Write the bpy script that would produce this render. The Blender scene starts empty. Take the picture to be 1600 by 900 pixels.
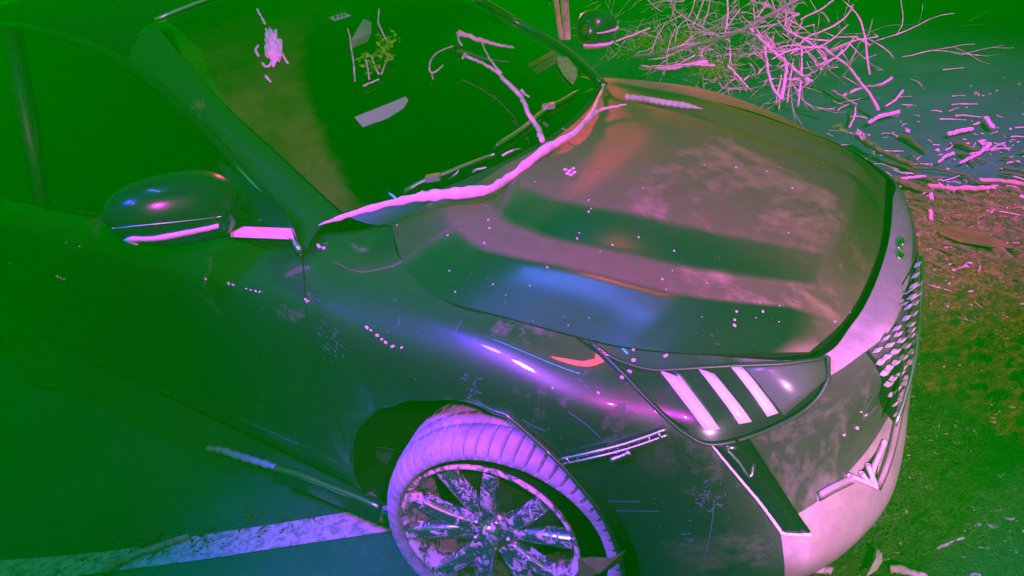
import bpy, bmesh, math, random
import numpy as np
from mathutils import Vector, Matrix, noise
from mathutils.bvhtree import BVHTree
random.seed(7)
S = bpy.context.scene
R = math.radians

# ------------------------------------------------------------------ camera
CP = np.array([1.2695, -1.9614, 1.8079]); FL = 1281.8
yaw, pit, rol = -.761, .4721, -.2123
F = np.array([math.sin(yaw)*math.cos(pit), math.cos(yaw)*math.cos(pit), -math.sin(pit)])
_R = np.array([math.cos(yaw), -math.sin(yaw), 0.]); _U = np.cross(_R, F)
R2 = _R*math.cos(rol)+_U*math.sin(rol); U2 = np.cross(R2, F)
cam = bpy.data.objects.new('camera', bpy.data.cameras.new('camera')); S.collection.objects.link(cam)
cam.matrix_world = Matrix(((R2[0], U2[0], -F[0], CP[0]), (R2[1], U2[1], -F[1], CP[1]), (R2[2], U2[2], -F[2], CP[2]), (0, 0, 0, 1)))
cam.data.sensor_width = 36; cam.data.lens = FL/1600*36; cam.data.clip_start = .05; cam.data.clip_end = 400
S.camera = cam
S.view_settings.view_transform = 'Standard'; S.view_settings.look = 'None'; S.view_settings.exposure = 0; S.view_settings.gamma = 1
# ------------------------------------------------------------------ night sky glow
W = bpy.data.worlds.new('World'); S.world = W; W.use_nodes = True
bg = W.node_tree.nodes['Background']; bg.inputs[0].default_value = (.0, 1, .0, 1); bg.inputs[1].default_value = .46

def lamp(name, kind, loc, target, power, col, size=.05, cone=60, blend=.5):
    l = bpy.data.lights.new(name, kind); o = bpy.data.objects.new(name, l); S.collection.objects.link(o)
    o.location = loc; o.rotation_euler = (Vector(target)-Vector(loc)).to_track_quat('-Z', 'Y').to_euler()
    l.energy = power; l.color = col
    if kind == 'SPOT': l.spot_size = R(cone); l.spot_blend = blend; l.shadow_soft_size = size
    elif kind == 'POINT': l.shadow_soft_size = size
    return o
lamp('torch_lamp', 'SPOT', (.11, -2.30, 2.57), (.60, -.75, .3), 740, (.62, .09, 1), .12, 74, .7)
lamp('windshield_fill_lamp', 'SPOT', (1.45, -1.95, 2.0), (-.9, .1, 1.15), 650, (1, .03, .95), .04, 66, .8)  # added fill light for the windshield and what lies on it
lamp('nose_fill_lamp', 'SPOT', (1.95, -1.75, 1.2), (.74, -.42, .56), 640, (1, .42, .86), .05, 36, .9)  # added fill that brightens the nose and greens the near haze
lamp('far_warm_lamp', 'SPOT', (-4.7, 4.3, 2.15), (.3, .2, .9), 13500, (1, .004, .16), .25, 40, .6)
lamp('blue_beacon_lamp', 'SPOT', (-.35, -2.3, 2.85), (-.05, -1.05, .3), 1300, (.02, .015, 1), .16, 52, .8)
lamp('red_beacon_lamp', 'SPOT', (.32, -.25, 3.4), (.34, -.80, .84), 60, (1, .03, .10), .12, 13, .9)
o_ = lamp('overhead_blue_lamp', 'AREA', (.03, -.93, 4.3), (.03, -.93, .9), 44, (.08, .12, 1)); o_.data.shape = 'RECTANGLE'; o_.data.size = 1.35; o_.data.size_y = .09; o_.rotation_euler = (0, 0, 0)
lamp('brush_fill_lamp', 'SPOT', (2.6, 1.6, 3.0), (-.5, 2.6, .2), 5200, (1, .008, .95), .06, 62, .8)  # added fill to brighten the twigs behind the far fender

# ------------------------------------------------------------------ helpers
def at(u, w, X=None, Y=None, Z=None):
    d = F+R2*(u-800)/FL-U2*(w-450)/FL
    k, val = (0, X) if X is not None else (1, Y) if Y is not None else (2, Z)
    return Vector(CP+d*((val-CP[k])/d[k]))
def on(bvh, u, w, off=0., fallback=.8):
    d = Vector(F+R2*(u-800)/FL-U2*(w-450)/FL).normalized()
    h = bvh.ray_cast(Vector(CP), d)
    if h[0] is None:
        p = at(u, w, Z=fallback); h = bvh.find_nearest(p)
        n = h[1]
        return h[0]+n*off
    n = h[1] if h[1].dot(d) < 0 else -h[1]
    return h[0]+n*off
def link(o): S.collection.objects.link(o); return o
def mesh(name, vs, fs, mat, parent=None, smooth=True):
    me = bpy.data.meshes.new(name); me.from_pydata([tuple(v) for v in vs], [], fs); me.update()
    if smooth: me.polygons.foreach_set('use_smooth', [True]*len(me.polygons))
    o = link(bpy.data.objects.new(name, me))
    if mat: me.materials.append(mat)
    if parent: o.parent = parent
    return o
def fix(o):
    bm = bmesh.new(); bm.from_mesh(o.data); bmesh.ops.recalc_face_normals(bm, faces=bm.faces); bm.to_mesh(o.data); bm.free(); return o
def face(o, d):
    """turn the faces of an open sheet towards direction d"""
    me = o.data; d = Vector(d); sm = sum((p.normal.dot(d)*p.area for p in me.polygons))
    if sm < 0: me.flip_normals()
    return o
def empty(name, loc=(0, 0, 0), parent=None):
    o = link(bpy.data.objects.new(name, None)); o.location = loc; o.empty_display_size = .1
    if parent: o.parent = parent
    return o
def tag(o, label=None, cat=None, group=None, kind=None):
    if label: o['label'] = label
    if cat: o['category'] = cat
    if group: o['group'] = group
    if kind: o['kind'] = kind
    return o
def cr(p, n):
    """Catmull-Rom resample of a polyline, n steps per span"""
    p = [Vector(q) for q in p]; out = []
    if len(p) == 2: return [p[0].lerp(p[1], i/n) for i in range(n+1)]
    for i in range(len(p)-1):
        a = p[i-1] if i else p[0]*2-p[1]; b = p[i]; c = p[i+1]; d = p[i+2] if i+2 < len(p) else p[-1]*2-p[-2]
        for k in range(n):
            t = k/n
            out.append(.5*((2*b)+(c-a)*t+(2*a-5*b+4*c-d)*t*t+(3*b-a-3*c+d)*t*t*t))
    out.append(p[-1]); return out
def rs(p, n):
    """resample to n+1 equally spaced points along a smooth curve"""
    q = cr(p, 10); L = [0]
    for a, b in zip(q, q[1:]): L.append(L[-1]+(b-a).length)
    out = []; j = 0
    for i in range(n+1):
        s = L[-1]*i/n
        while j < len(L)-2 and L[j+1] < s: j += 1
        t = (s-L[j])/max(1e-9, L[j+1]-L[j]); out.append(q[j].lerp(q[j+1], min(1, t)))
    return out
def grid(rows, nu, nv):
    """smooth surface through rows of control points -> vertex rows"""
    cols = [cr(r, nv) for r in rows]
    m = len(cols[0]); out = []
    tr = [cr([c[j] for c in cols], nu) for j in range(m)]
    return [[tr[j][i] for j in range(m)] for i in range(len(tr[0]))]
def gmesh(g):
    m = len(g[0]); vs = [v for r in g for v in r]
    fs = [(i*m+j, i*m+j+1, (i+1)*m+j+1, (i+1)*m+j) for i in range(len(g)-1) for j in range(m-1)]
    return vs, fs
def coons(b, t, l, r, n, m):
    """b,t run along u; l,r run along v (l from b[0] to t[0])"""
    b, t = rs(b, n), rs(t, n); l, r = rs(l, m), rs(r, m); g = []
    for i in range(n+1):
        u = i/n; row = []
        for j in range(m+1):
            v = j/m
            p = b[i]*(1-v)+t[i]*v+l[j]*(1-u)+r[j]*u-(b[0]*(1-u)*(1-v)+b[n]*u*(1-v)+t[0]*(1-u)*v+t[n]*u*v)
            row.append(p)
        g.append(row)
    return g
def tubev(pts, rad, seg=7, jit=0., sd=0, flat=1.):
    """tapered tube; rad a number or list"""
    n = len(pts); vs = []; fs = []; up = Vector((.13, .21, .97)); rng = random.Random(sd)
    for i, p in enumerate(pts):
        t = (pts[min(i+1, n-1)]-pts[max(i-1, 0)]).normalized()
        a = t.cross(up)
        if a.length < 1e-3: a = t.cross(Vector((1, 0, 0)))
        a.normalize(); b = a.cross(t)
        r = rad if not isinstance(rad, (list, tuple)) else rad[0]+(rad[-1]-rad[0])*i/(n-1) if len(rad) == 2 else rad[i]
        r *= 1+jit*(rng.random()-.5)
        for k in range(seg):
            q = 2*math.pi*k/seg; rr = r*(1+jit*.5*(rng.random()-.5))
            vs.append(p+a*math.cos(q)*rr+b*math.sin(q)*rr*flat)
    for i in range(n-1):
        for k in range(seg): fs.append((i*seg+k, i*seg+(k+1) % seg, (i+1)*seg+(k+1) % seg, (i+1)*seg+k))
    fs.append(tuple(range(seg-1, -1, -1))); fs.append(tuple((n-1)*seg+k for k in range(seg)))
    return vs, fs
def join(lst):
    V = []; Fc = []
    for vs, fs in lst:
        o = len(V); V += list(vs); Fc += [tuple(i+o for i in f) for f in fs]
    return V, Fc
def boxv(c, x, y, z):
    """box from centre and three half-axis vectors"""
    c = Vector(c); x, y, z = Vector(x), Vector(y), Vector(z)
    vs = [c+x*a+y*b+z*d for a in (-1, 1) for b in (-1, 1) for d in (-1, 1)]
    return vs, [(0, 1, 3, 2), (4, 6, 7, 5), (0, 4, 5, 1), (2, 3, 7, 6), (0, 2, 6, 4), (1, 5, 7, 3)]
def ribbon(pts, nrm, w, h=.002):
    """flat strip with thickness following pts; nrm list of normals"""
    vs = []; fs = []; n = len(pts)
    for i, p in enumerate(pts):
        t = (pts[min(i+1, n-1)]-pts[max(i-1, 0)]).normalized(); s = t.cross(nrm[i]).normalized()
        ww = w if not isinstance(w, (list, tuple)) else w[0]+(w[1]-w[0])*i/(n-1)
        for a, b in ((-1, 0), (-1, 1), (1, 1), (1, 0)): vs.append(p+s*ww/2*a+nrm[i]*h*b)
    for i in range(n-1):
        for k in range(4): fs.append((i*4+k, i*4+(k+1) % 4, (i+1)*4+(k+1) % 4, (i+1)*4+k))
    fs += [(0, 1, 2, 3), ((n-1)*4+3, (n-1)*4+2, (n-1)*4+1, (n-1)*4)]
    return vs, fs
def strip_on(bvh, px, w, h=.002, n=12, off=0.):
    p = [on(bvh, *q) for q in px]; q = rs(p, n); P = []; N = []
    for a in q:
        hit = bvh.find_nearest(a); nn = hit[1]
        if nn.dot(Vector(CP)-hit[0]) < 0: nn = -nn
        P.append(hit[0]+nn*off); N.append(nn)
    return ribbon(P, N, w, h)

# ------------------------------------------------------------------ materials
def mat(name, col, rough=.5, metal=0., spec=.5, coat=0.):
    m = bpy.data.materials.new(name); m.use_nodes = True; b = m.node_tree.nodes['Principled BSDF']
    b.inputs['Base Color'].default_value = (*col, 1); b.inputs['Roughness'].default_value = rough; b.inputs['Metallic'].default_value = metal
    b.inputs['Specular IOR Level'].default_value = spec; b.inputs['Coat Weight'].default_value = coat; b.inputs['Coat Roughness'].default_value = .04
    return m
class N:
    def __init__(s, m): s.t = m.node_tree; s.b = s.t.nodes['Principled BSDF']; s.out = s.t.nodes['Material Output']
    def n(s, typ, **kw):
        q = s.t.nodes.new(typ)
        for k, v in kw.items(): setattr(q, k, v)
        return q
    def l(s, a, b): s.t.links.new(a, b)
    def noise(s, scale, detail=4, rough=.6, dist=0., vec=None):
        q = s.n('ShaderNodeTexNoise'); q.inputs['Scale'].default_value = scale; q.inputs['Detail'].default_value = detail
        q.inputs['Roughness'].default_value = rough; q.inputs['Distortion'].default_value = dist
        s.l(vec if vec is not None else s.co(), q.inputs['Vector']); return q.outputs['Fac']
    def co(s):
        if not hasattr(s, '_c'): s._c = s.n('ShaderNodeTexCoord').outputs['Object']
        return s._c
    def ramp(s, fac, pts):
        q = s.n('ShaderNodeValToRGB'); e = q.color_ramp.elements
        for i, (p, c) in enumerate(pts):
            el = e[i] if i < 2 else e.new(p)
            el.position = p; el.color = (*(c if isinstance(c, tuple) else (c, c, c)), 1)
        s.l(fac, q.inputs[0]); return q.outputs[0]
    def mix(s, fac, a, b):
        q = s.n('ShaderNodeMix', data_type='RGBA')
        for i, v in ((0, fac), (6, a), (7, b)):
            if hasattr(v, 'is_linked'): s.l(v, q.inputs[i])
            elif isinstance(v, tuple): q.inputs[i].default_value = (*v, 1)
            else: q.inputs[i].default_value = v
        return q.outputs[2]
    def math(s, op, a, b=0., clamp=False):
        q = s.n('ShaderNodeMath', operation=op); q.use_clamp = clamp
        for i, v in ((0, a), (1, b)):
            if hasattr(v, 'is_linked'): s.l(v, q.inputs[i])
            else: q.inputs[i].default_value = v
        return q.outputs[0]
    def xyz(s): 
        q = s.n('ShaderNodeSeparateXYZ'); s.l(s.co(), q.inputs[0]); return q.outputs
    def bump(s, h, st=.3, d=.01):
        q = s.n('ShaderNodeBump'); q.inputs['Strength'].default_value = st; q.inputs['Distance'].default_value = d
        s.l(h, q.inputs['Height']); s.l(q.outputs[0], s.b.inputs['Normal'])

def paint(name, lo, hi, dust=(.34, .27, .25), sc=2.2, front=0., nz=(.3, .9), rg=.14, base=(.003, .005, .006), film=0., ny=None, ff=None):
    """black gloss paint under a film of dust; more dust on faces that look up"""
    m = mat(name, base, .16, 0, .5, .8); k = N(m)
    a = k.noise(sc, 7, .62, .6); b = k.noise(sc*9, 5, .7)
    c = k.math('ADD', k.math('MULTIPLY', a, .8), k.math('MULTIPLY', b, .2))
    q = k.n('ShaderNodeMapRange'); q.inputs[1].default_value = lo; q.inputs[2].default_value = hi; k.l(c, q.inputs[0])
    d = q.outputs[0]
    if front:
        x = k.xyz(); f = k.n('ShaderNodeMapRange'); f.inputs[1].default_value = front; f.inputs[2].default_value = front+.35; k.l(x[0], f.inputs[0])
        d = k.math('MULTIPLY', d, f.outputs[0])
    g = k.n('ShaderNodeNewGeometry'); z = k.n('ShaderNodeSeparateXYZ'); k.l(g.outputs['Normal'], z.inputs[0])
    u = k.n('ShaderNodeMapRange'); u.inputs[1].default_value = nz[0]; u.inputs[2].default_value = nz[1]; k.l(z.outputs[2], u.inputs[0])
    d = k.math('MULTIPLY', d, u.outputs[0])
    fl = k.math('MULTIPLY', k.math('MULTIPLY', k.ramp(b, [(.2, .6), (.8, 1.)]), film), u.outputs[0])
    if ff:
        x = k.xyz(); f = k.n('ShaderNodeMapRange', interpolation_type='SMOOTHSTEP'); f.inputs[1].default_value = ff[0]; f.inputs[2].default_value = ff[1]; k.l(x[0], f.inputs[0]); fl = k.math('MULTIPLY', fl, f.outputs[0])
    d = k.math('MAXIMUM', k.math('MULTIPLY', d, .85), fl, True)
    if ny:      # faces tipped to the near side get less dust: shade put into the colour
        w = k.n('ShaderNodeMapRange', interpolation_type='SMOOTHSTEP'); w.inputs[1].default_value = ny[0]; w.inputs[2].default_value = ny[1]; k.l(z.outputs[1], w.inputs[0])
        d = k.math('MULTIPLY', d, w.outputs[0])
    sp = k.ramp(k.noise(130, 2, .5), [(.70, 0.), (.76, 1.)])
    d = k.math('MAXIMUM', d, k.math('MULTIPLY', sp, .16), True)
    k.l(k.mix(d, base, dust), k.b.inputs['Base Color'])
    k.l(k.math('ADD', k.math('MULTIPLY', d, 1.1), rg, True), k.b.inputs['Roughness'])
    k.l(k.math('SUBTRACT', .5, k.math('MULTIPLY', d, 2.), True), k.b.inputs['Specular IOR Level'])
    k.l(k.math('SUBTRACT', .8, k.math('MULTIPLY', d, 4.), True), k.b.inputs['Coat Weight'])
    return m
M = {}
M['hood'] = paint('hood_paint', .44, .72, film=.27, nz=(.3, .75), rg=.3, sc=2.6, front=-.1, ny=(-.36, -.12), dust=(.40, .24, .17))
M['side'] = paint('side_paint', .60, .82, film=.012, nz=(-.3, .9), sc=5, rg=.40)
M['nose'] = paint('nose_paint', .30, .60, film=.7, nz=(-.6, .4), dust=(.50, .26, .44))
M['lip_low'] = paint('lower_lip_paint', .30, .60, film=.75, nz=(-1.3, .1), dust=(.48, .28, .40), ff=(.55, .82))
M['bumper'] = paint('bumper_paint', .47, .78, rg=.38, film=.30, nz=(-1.2, .2), sc=3.5, front=.45, dust=(.42, .26, .36), ff=(.58, .98))
M['hood'].node_tree.nodes['Principled BSDF'].inputs['Coat Roughness'].default_value = .20
M['farfender'] = paint('far_fender_paint', .44, .72, film=.6, nz=(-.1, .7), sc=2.6, front=-.1, dust=(.40, .24, .17))
M['roof'] = mat('roof_paint', (.004, .006, .006), .5, 0, .12)
M['black'] = mat('black_plastic', (.012, .012, .014), .45)
M['trimblack'] = mat('gloss_black_trim', (.004, .005, .007), .22, 0, .35, .3)
M['gap'] = mat('dark_gap', (.004, .004, .004), .9, 0, .1)
M['chrome'] = mat('chrome', (.65, .6, .68), .16, 1)
M['satin'] = mat('satin_metal', (.45, .4, .47), .38, 1)
def rubber():
    m = mat('dusty_rubber', (.03, .03, .03), .8); k = N(m)
    a = k.noise(9, 5, .6); b = k.noise(60, 3, .6)
    c = k.math('ADD', k.math('MULTIPLY', a, .7), k.math('MULTIPLY', b, .3))
    k.l(k.ramp(c, [(.32, (.10, .07, .13)), (.5, (.24, .17, .31)), (.7, (.36, .24, .42))]), k.b.inputs['Base Color'])
    k.bump(b, .25, .004); return m
M['rubber'] = rubber()
M['innerrubber'] = mat('inner_rubber', (.008, .008, .008), .9, 0, .1)
def muddy(name, base, mud, lo, hi, sc, rough=.35, metal=.6):
    m = mat(name, base, rough, metal); k = N(m)
    d = k.ramp(k.noise(sc, 6, .7, .8), [(lo, 0.), (hi, 1.)])
    k.l(k.mix(d, base, mud), k.b.inputs['Base Color']); k.l(k.math('ADD', k.math('MULTIPLY', d, .55), rough, True), k.b.inputs['Roughness'])
    k.l(k.math('SUBTRACT', metal, d, True), k.b.inputs['Metallic']); k.bump(d, .6, .004)
    return m
M['rim'] = muddy('muddy_alloy', (.28, .30, .38), (.50, .32, .46), .52, .57, 34, .2, .95)
M['lip'] = muddy('muddy_rim_lip', (.10, .09, .11), (.60, .38, .52), .44, .52, 30)
def wood(name, c1, c2, sc=30):
    m = mat(name, c1, .8, 0, .2); k = N(m)
    k.l(k.ramp(k.noise(sc, 5, .6), [(.35, c2), (.6, c1)]), k.b.inputs['Base Color']); k.bump(k.noise(sc*2, 4, .7), .5, .004); return m
M['pale'] = wood('pale_bare_wood', (.85, .38, .72), (.50, .26, .42))
M['twig'] = wood('pale_twig', (.85, .36, .70), (.38, .20, .30))
M['grey'] = wood('grey_bark', (.20, .16, .17), (.10, .085, .085))
M['dark'] = wood('dark_bark', (.10, .075, .05), (.035, .03, .02))
M['rust'] = wood('reddish_bark', (.55, .30, .28), (.28, .16, .12))
M['leafy'] = mat('yellow_green_leaf', (.13, .55, .01), .5)
M['leafpale'] = wood('pale_dry_leaf', (.55, .42, .48), (.35, .27, .30), 14)
M['leafbrown'] = wood('brown_dry_leaf', (.07, .06, .02), (.03, .025, .008), 14)
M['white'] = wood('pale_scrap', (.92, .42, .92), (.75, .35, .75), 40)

def glassmat(name, tint, refl=.5, dust=0.):
    m = bpy.data.materials.new(name); m.use_nodes = True; t = m.node_tree; t.nodes.clear()
    o = t.nodes.new('ShaderNodeOutputMaterial'); tr = t.nodes.new('ShaderNodeBsdfTransparent'); tr.inputs[0].default_value = (*tint, 1)
    g = t.nodes.new('ShaderNodeBsdfGlossy'); g.inputs['Roughness'].default_value = .03; g.inputs[0].default_value = (.9, .9, .9, 1)
    fr = t.nodes.new('ShaderNodeFresnel'); fr.inputs[0].default_value = 1.45
    ge = t.nodes.new('ShaderNodeNewGeometry'); bf = t.nodes.new('ShaderNodeMath'); bf.operation = 'MULTIPLY_ADD'; bf.inputs[1].default_value = -.97; bf.inputs[2].default_value = 1
    t.links.new(ge.outputs['Backfacing'], bf.inputs[0]); ml = t.nodes.new('ShaderNodeMath'); ml.operation = 'MULTIPLY'; t.links.new(fr.outputs[0], ml.inputs[0]); t.links.new(bf.outputs[0], ml.inputs[1])
    mx = t.nodes.new('ShaderNodeMixShader'); t.links.new(ml.outputs[0], mx.inputs[0]); t.links.new(tr.outputs[0], mx.inputs[1]); t.links.new(g.outputs[0], mx.inputs[2])
    t.links.new(mx.outputs[0], o.inputs[0]); return m, t, mx, o
M['glass'] = glassmat('dark_side_glass', (.05, .06, .05))[0]
def wsmat():
    m, t, mx, o = glassmat('dusty_windshield_glass', (.62, .66, .64))
    k = N.__new__(N); k.t = t
    df = t.nodes.new('ShaderNodeBsdfDiffuse'); df.inputs[0].default_value = (.30, .22, .08, 1)
    at_ = t.nodes.new('ShaderNodeAttribute'); at_.attribute_name = 'dust'
    nf = k.noise(7, 5, .6); f = k.math('MULTIPLY', k.math('MULTIPLY', at_.outputs['Fac'], k.ramp(nf, [(.3, .15), (.7, 1.)])), .27)
    m2 = t.nodes.new('ShaderNodeMixShader'); t.links.new(f, m2.inputs[0]); t.links.new(mx.outputs[0], m2.inputs[1]); t.links.new(df.outputs[0], m2.inputs[2])
    t.links.new(m2.outputs[0], o.inputs[0]); return m
M['windshield'] = wsmat()
M['lens'] = glassmat('headlight_lens', (.75, .75, .78))[0]
M['interior'] = mat('dark_interior', (.0015, .0015, .0015), 1, 0, 0)
M['drl'] = mat('white_reflector', (.85, .6, .85), .4)
def groundmat():
    m = mat('grassy_soil', (.1, .08, .06), .95, 0, .1); k = N(m)
    a = k.noise(1.3, 5, .6); b = k.noise(22, 6, .75); c = k.noise(90, 3, .7)
    base = k.ramp(k.math('ADD', k.math('MULTIPLY', b, .6), k.math('MULTIPLY', c, .4)), [(.38, (.018, .06, .008)), (.50, (.12, .16, .035)), (.62, (.45, .30, .22))])
    k.l(k.mix(k.ramp(a, [(.42, 0.), (.62, .8)]), base, (.05, .09, .05)), k.b.inputs['Base Color'])
    k.bump(k.math('ADD', b, c), 1., .06); return m
def roadmat():
    m = mat('old_asphalt', (.06, .06, .07), .85, 0, .2); k = N(m)
    a = k.noise(1.1, 4, .6); b = k.noise(120, 3, .8)
    c = k.math('ADD', k.math('MULTIPLY', a, .55), k.math('MULTIPLY', b, .45))
    k.l(k.ramp(c, [(.35, (.006, .05, .03)), (.52, (.016, .09, .06)), (.72, (.06, .18, .15))]), k.b.inputs['Base Color']); k.bump(b, .6, .006); return m
def linemat():
    m = mat('worn_road_paint', (.6, .5, .6), .7, 0, .3); k = N(m)
    d = k.ramp(k.noise(28, 6, .75), [(.42, 0.), (.55, 1.)]); k.l(k.mix(d, (.22, .17, .26), (.60, .42, .60)), k.b.inputs['Base Color']); k.bump(k.noise(150, 2), .4, .004); return m
M['soil'] = groundmat(); M['road'] = roadmat(); M['line'] = linemat()

# ------------------------------------------------------------------ the ground
def sheet(x0, x1, y0, y1, n, z, f=None):
    vs = [((x0+(x1-x0)*i/n), (y0+(y1-y0)*j/n)) for i in range(n+1) for j in range(n+1)]
    vs = [Vector((x, y, z+(f(x, y) if f else 0))) for x, y in vs]
    return vs, [(i*(n+1)+j, (i+1)*(n+1)+j, (i+1)*(n+1)+j+1, i*(n+1)+j+1) for i in range(n) for j in range(n)]
tag(mesh('road', *sheet(-90, 90, -90, 90, 4, -.006), M['road']), kind='structure')
def soilh(x, y): return .012*noise.noise((x*6, y*6, 0))+.012*noise.noise((x*21, y*21, 3))+.010*noise.noise((x*43, y*43, 8))+.016
sp = [at(1190, 985, Z=0), at(1210, 900, Z=0), at(1130, 700, Z=0), at(1150, 520, Z=0), at(1370, 300, Z=0), at(1480, 285, Z=0), at(1620, 300, Z=0), at(1750, 320, Z=0)]
sp2 = [at(1300, 1080, Z=0), at(1450, 1000, Z=0), at(1700, 950, Z=0), at(1800, 800, Z=0), at(1800, 700, Z=0), at(1800, 600, Z=0), at(1800, 460, Z=0), at(1750, 320, Z=0)+Vector((.02, 0, 0))]
g = [[a.lerp(b, j/190) for j in range(191)] for a, b in zip(rs(sp, 260), rs(sp2, 260))]
for r_ in g:
    for j, p in enumerate(r_):
        p.x += .03*noise.noise((p.x*5, p.y*5, 9)) if j < 6 else 0; e_ = min(1, j/42); p.z = soilh(p.x, p.y)*min(1, j/5)+.001-(1-e_)*(.030+.040*noise.noise((p.x*3, p.y*3, 4))+.02*noise.noise((p.x*11, p.y*11, 4)))
tag(mesh('grass_verge_ground', *gmesh(g), M['soil']), kind='structure')
lp = [at(-60, 880, Z=0), at(160, 862, Z=0), at(300, 838, Z=0), at(450, 815, Z=0), at(600, 790, Z=0), at(700, 775, Z=0)]
lq = [at(-60, 925, Z=0), at(160, 894, Z=0), at(300, 876, Z=0), at(450, 853, Z=0), at(610, 829, Z=0), at(700, 814, Z=0)]
g = [[a.lerp(b, j/4) for j in range(5)] for a, b in zip(rs(lp, 40), rs(lq, 40))]
for r_ in g:
    for p in r_: p.z = -.001
tag(mesh('painted_road_line', *gmesh(g), M['line']), kind='structure')

# ------------------------------------------------------------------ the car
car = empty('car', (0, 0, 0)); tag(car, 'crashed black car with dusty hood, muddy front wheel and branches lying on its windshield', 'car')
he = [(612, 350, .96), (625, 400, .955), (650, 440, .94), (700, 470, .93), (790, 495, .905), (920, 530, .86), (1000, 545, .84), (1100, 552, .82), (1265, 550, .78)]
HN = [at(u, w, Z=z) for u, w, z in he]                                 # near hood edge, rear to front
HF = [at(u, w, Z=z) for u, w, z in [(1265, 550, .78), (1320, 500, .785), (1355, 440, .785), (1378, 370, .785), (1384, 280, .785)]]
HR = [at(u, w, Z=z) for u, w, z in [(612, 350, .96), (680, 325, .98), (770, 292, .995), (855, 252, 1.0), (915, 205, .995), (945, 158, .975), (950, 128, .965)]]
FE = [at(u, w, Z=z) for u, w, z in [(950, 128, .965), (1040, 142, .955), (1130, 163, .93), (1250, 203, .88), (1330, 237, .84), (1384, 280, .785)]]
V = Vector
C = [  # columns of the near flank, nose and far flank: sill, lower side, mid, crease, shoulder, top edge
 [(-3.6, -.84, .20), (-3.6, -.90, .32), (-3.6, -.92, .55), (-3.6, -.93, .80), (-3.6, -.90, .93), (-3.6, -.85, .985)],
 [(-2.4, -.86, .18), (-2.4, -.91, .32), (-2.4, -.93, .55), (-2.4, -.94, .80), (-2.4, -.905, .93), (-2.4, -.85, .985)],
 [(-1.5, -.86, .17), (-1.5, -.91, .32), (-1.5, -.925, .55), (-1.5, -.94, .82), (-1.5, -.90, .94), (-1.5, -.84, .985)],
 [(-.85, -.87, .17), (-.85, -.91, .32), (-.85, -.92, .55), (-.85, -.94, .84), (-.85, -.89, .945), (-.85, -.81, .99)],
 [(-.58, -.88, .17), (-.58, -.92, .32), (-.57, -.92, .55), (-.57, -.945, .84), (-.56, -.87, .945), (-.53, -.66, .972)],
 [(-.45, -.88, .17), (-.45, -.93, .32), (-.44, -.925, .55), (-.42, -.95, .84), (-.40, -.865, .935), HN[0]+V((-.006, -.004, -.004))],
 [(-.27, -.88, .17), (-.27, -.935, .34), (-.27, -.935, .55), (-.27, -.95, .83), (-.27, -.87, .925), HN[1]+V((0, -.004, -.002))],
 [(-.03, -.88, .17), (-.03, -.935, .34), (-.03, -.945, .55), (-.03, -.945, .80), (-.03, -.895, .897), HN[3]+V((0, -.004, -.002))],
 [(.13, -.88, .17), (.13, -.93, .34), (.14, -.935, .55), (.15, -.93, .77), (.15, -.88, .872), HN[4]+V((0, -.004, -.002))],
 [(.34, -.86, .17), (.36, -.90, .34), (.36, -.91, .55), (.36, -.89, .74), (.35, -.845, .815), HN[5]+V((0, -.004, -.002))],
 [(.50, -.79, .16), (.50, -.835, .34), (.51, -.84, .55), (.50, -.82, .71), (.47, -.775, .785), HN[6]+V((0, -.004, -.002))],
 [(.62, -.70, .16), (.63, -.765, .34), (.64, -.77, .50), (.61, -.765, .68), (.58, -.71, .765), HN[7]+V((.002, -.004, -.002))],
 [(.70, -.59, .16), (.765, -.665, .32), (.730, -.645, .50), (.71, -.63, .65), (.725, -.575, .735), HN[8]+V((.012, -.012, -.006))],
 [(.75, -.44, .16), (.825, -.47, .30), (.775, -.46, .50), (.80, -.44, .65), (.794, -.434, .745), HF[1]+V((.018, -.004, -.004))],
 [(.76, -.28, .16), (.835, -.30, .30), (.79, -.29, .50), (.82, -.28, .65), (.815, -.292, .742), HF[2]+V((.018, 0, -.004))],
 [(.75, -.05, .17), (.79, -.05, .32), (.795, -.05, .50), (.795, -.05, .66), (.782, -.049, .742), HF[3]+V((.018, 0, -.004))],
 [(.66, .27, .17), (.71, .27, .32), (.72, .27, .50), (.72, .26, .66), (.70, .256, .745), HF[4].lerp(HF[3], .4)+V((.02, .008, -.004))],
 [(.52, .55, .17), (.56, .56, .32), (.58, .56, .50), (.585, .54, .66), (.572, .517, .745), HF[4]+V((.016, .010, -.006))],
 [(.30, .76, .17), (.33, .80, .32), (.35, .80, .50), (.36, .76, .66), (.345, .66, .785), FE[4]+V((.004, .010, -.003))],
 [(.05, .86, .17), (.05, .90, .32), (.05, .91, .50), (.05, .87, .70), (.06, .765, .865), FE[3]+V((0, .010, -.002))],
 [(-.28, .88, .17), (-.28, .93, .32), (-.28, .94, .50), (-.28, .93, .75), (-.25, .86, .91), FE[2]+V((0, .010, -.002))],
 [(-.6, .88, .17), (-.6, .92, .32), (-.6, .94, .50), (-.6, .94, .80), (-.62, .87, .94), FE[0]+V((-.02, .012, -.002))],
 [(-1.2, .88, .17), (-1.2, .92, .32), (-1.2, .94, .50), (-1.2, .94, .80), (-1.2, .89, .94), (-1.2, .80, .985)],
 [(-3.6, .88, .17), (-3.6, .92, .32), (-3.6, .94, .50), (-3.6, .94, .80), (-3.6, .89, .94), (-3.6, .82, .985)],
]
NU, NV = 10, 8
G = grid(C, NU, NV)
vs, fs = gmesh(G); NC = len(G[0])
shell = BVHTree.FromPolygons(vs, fs)
AC = V((-.06, 0, .33))                                                   # wheel arch centre
_ap = []
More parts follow.
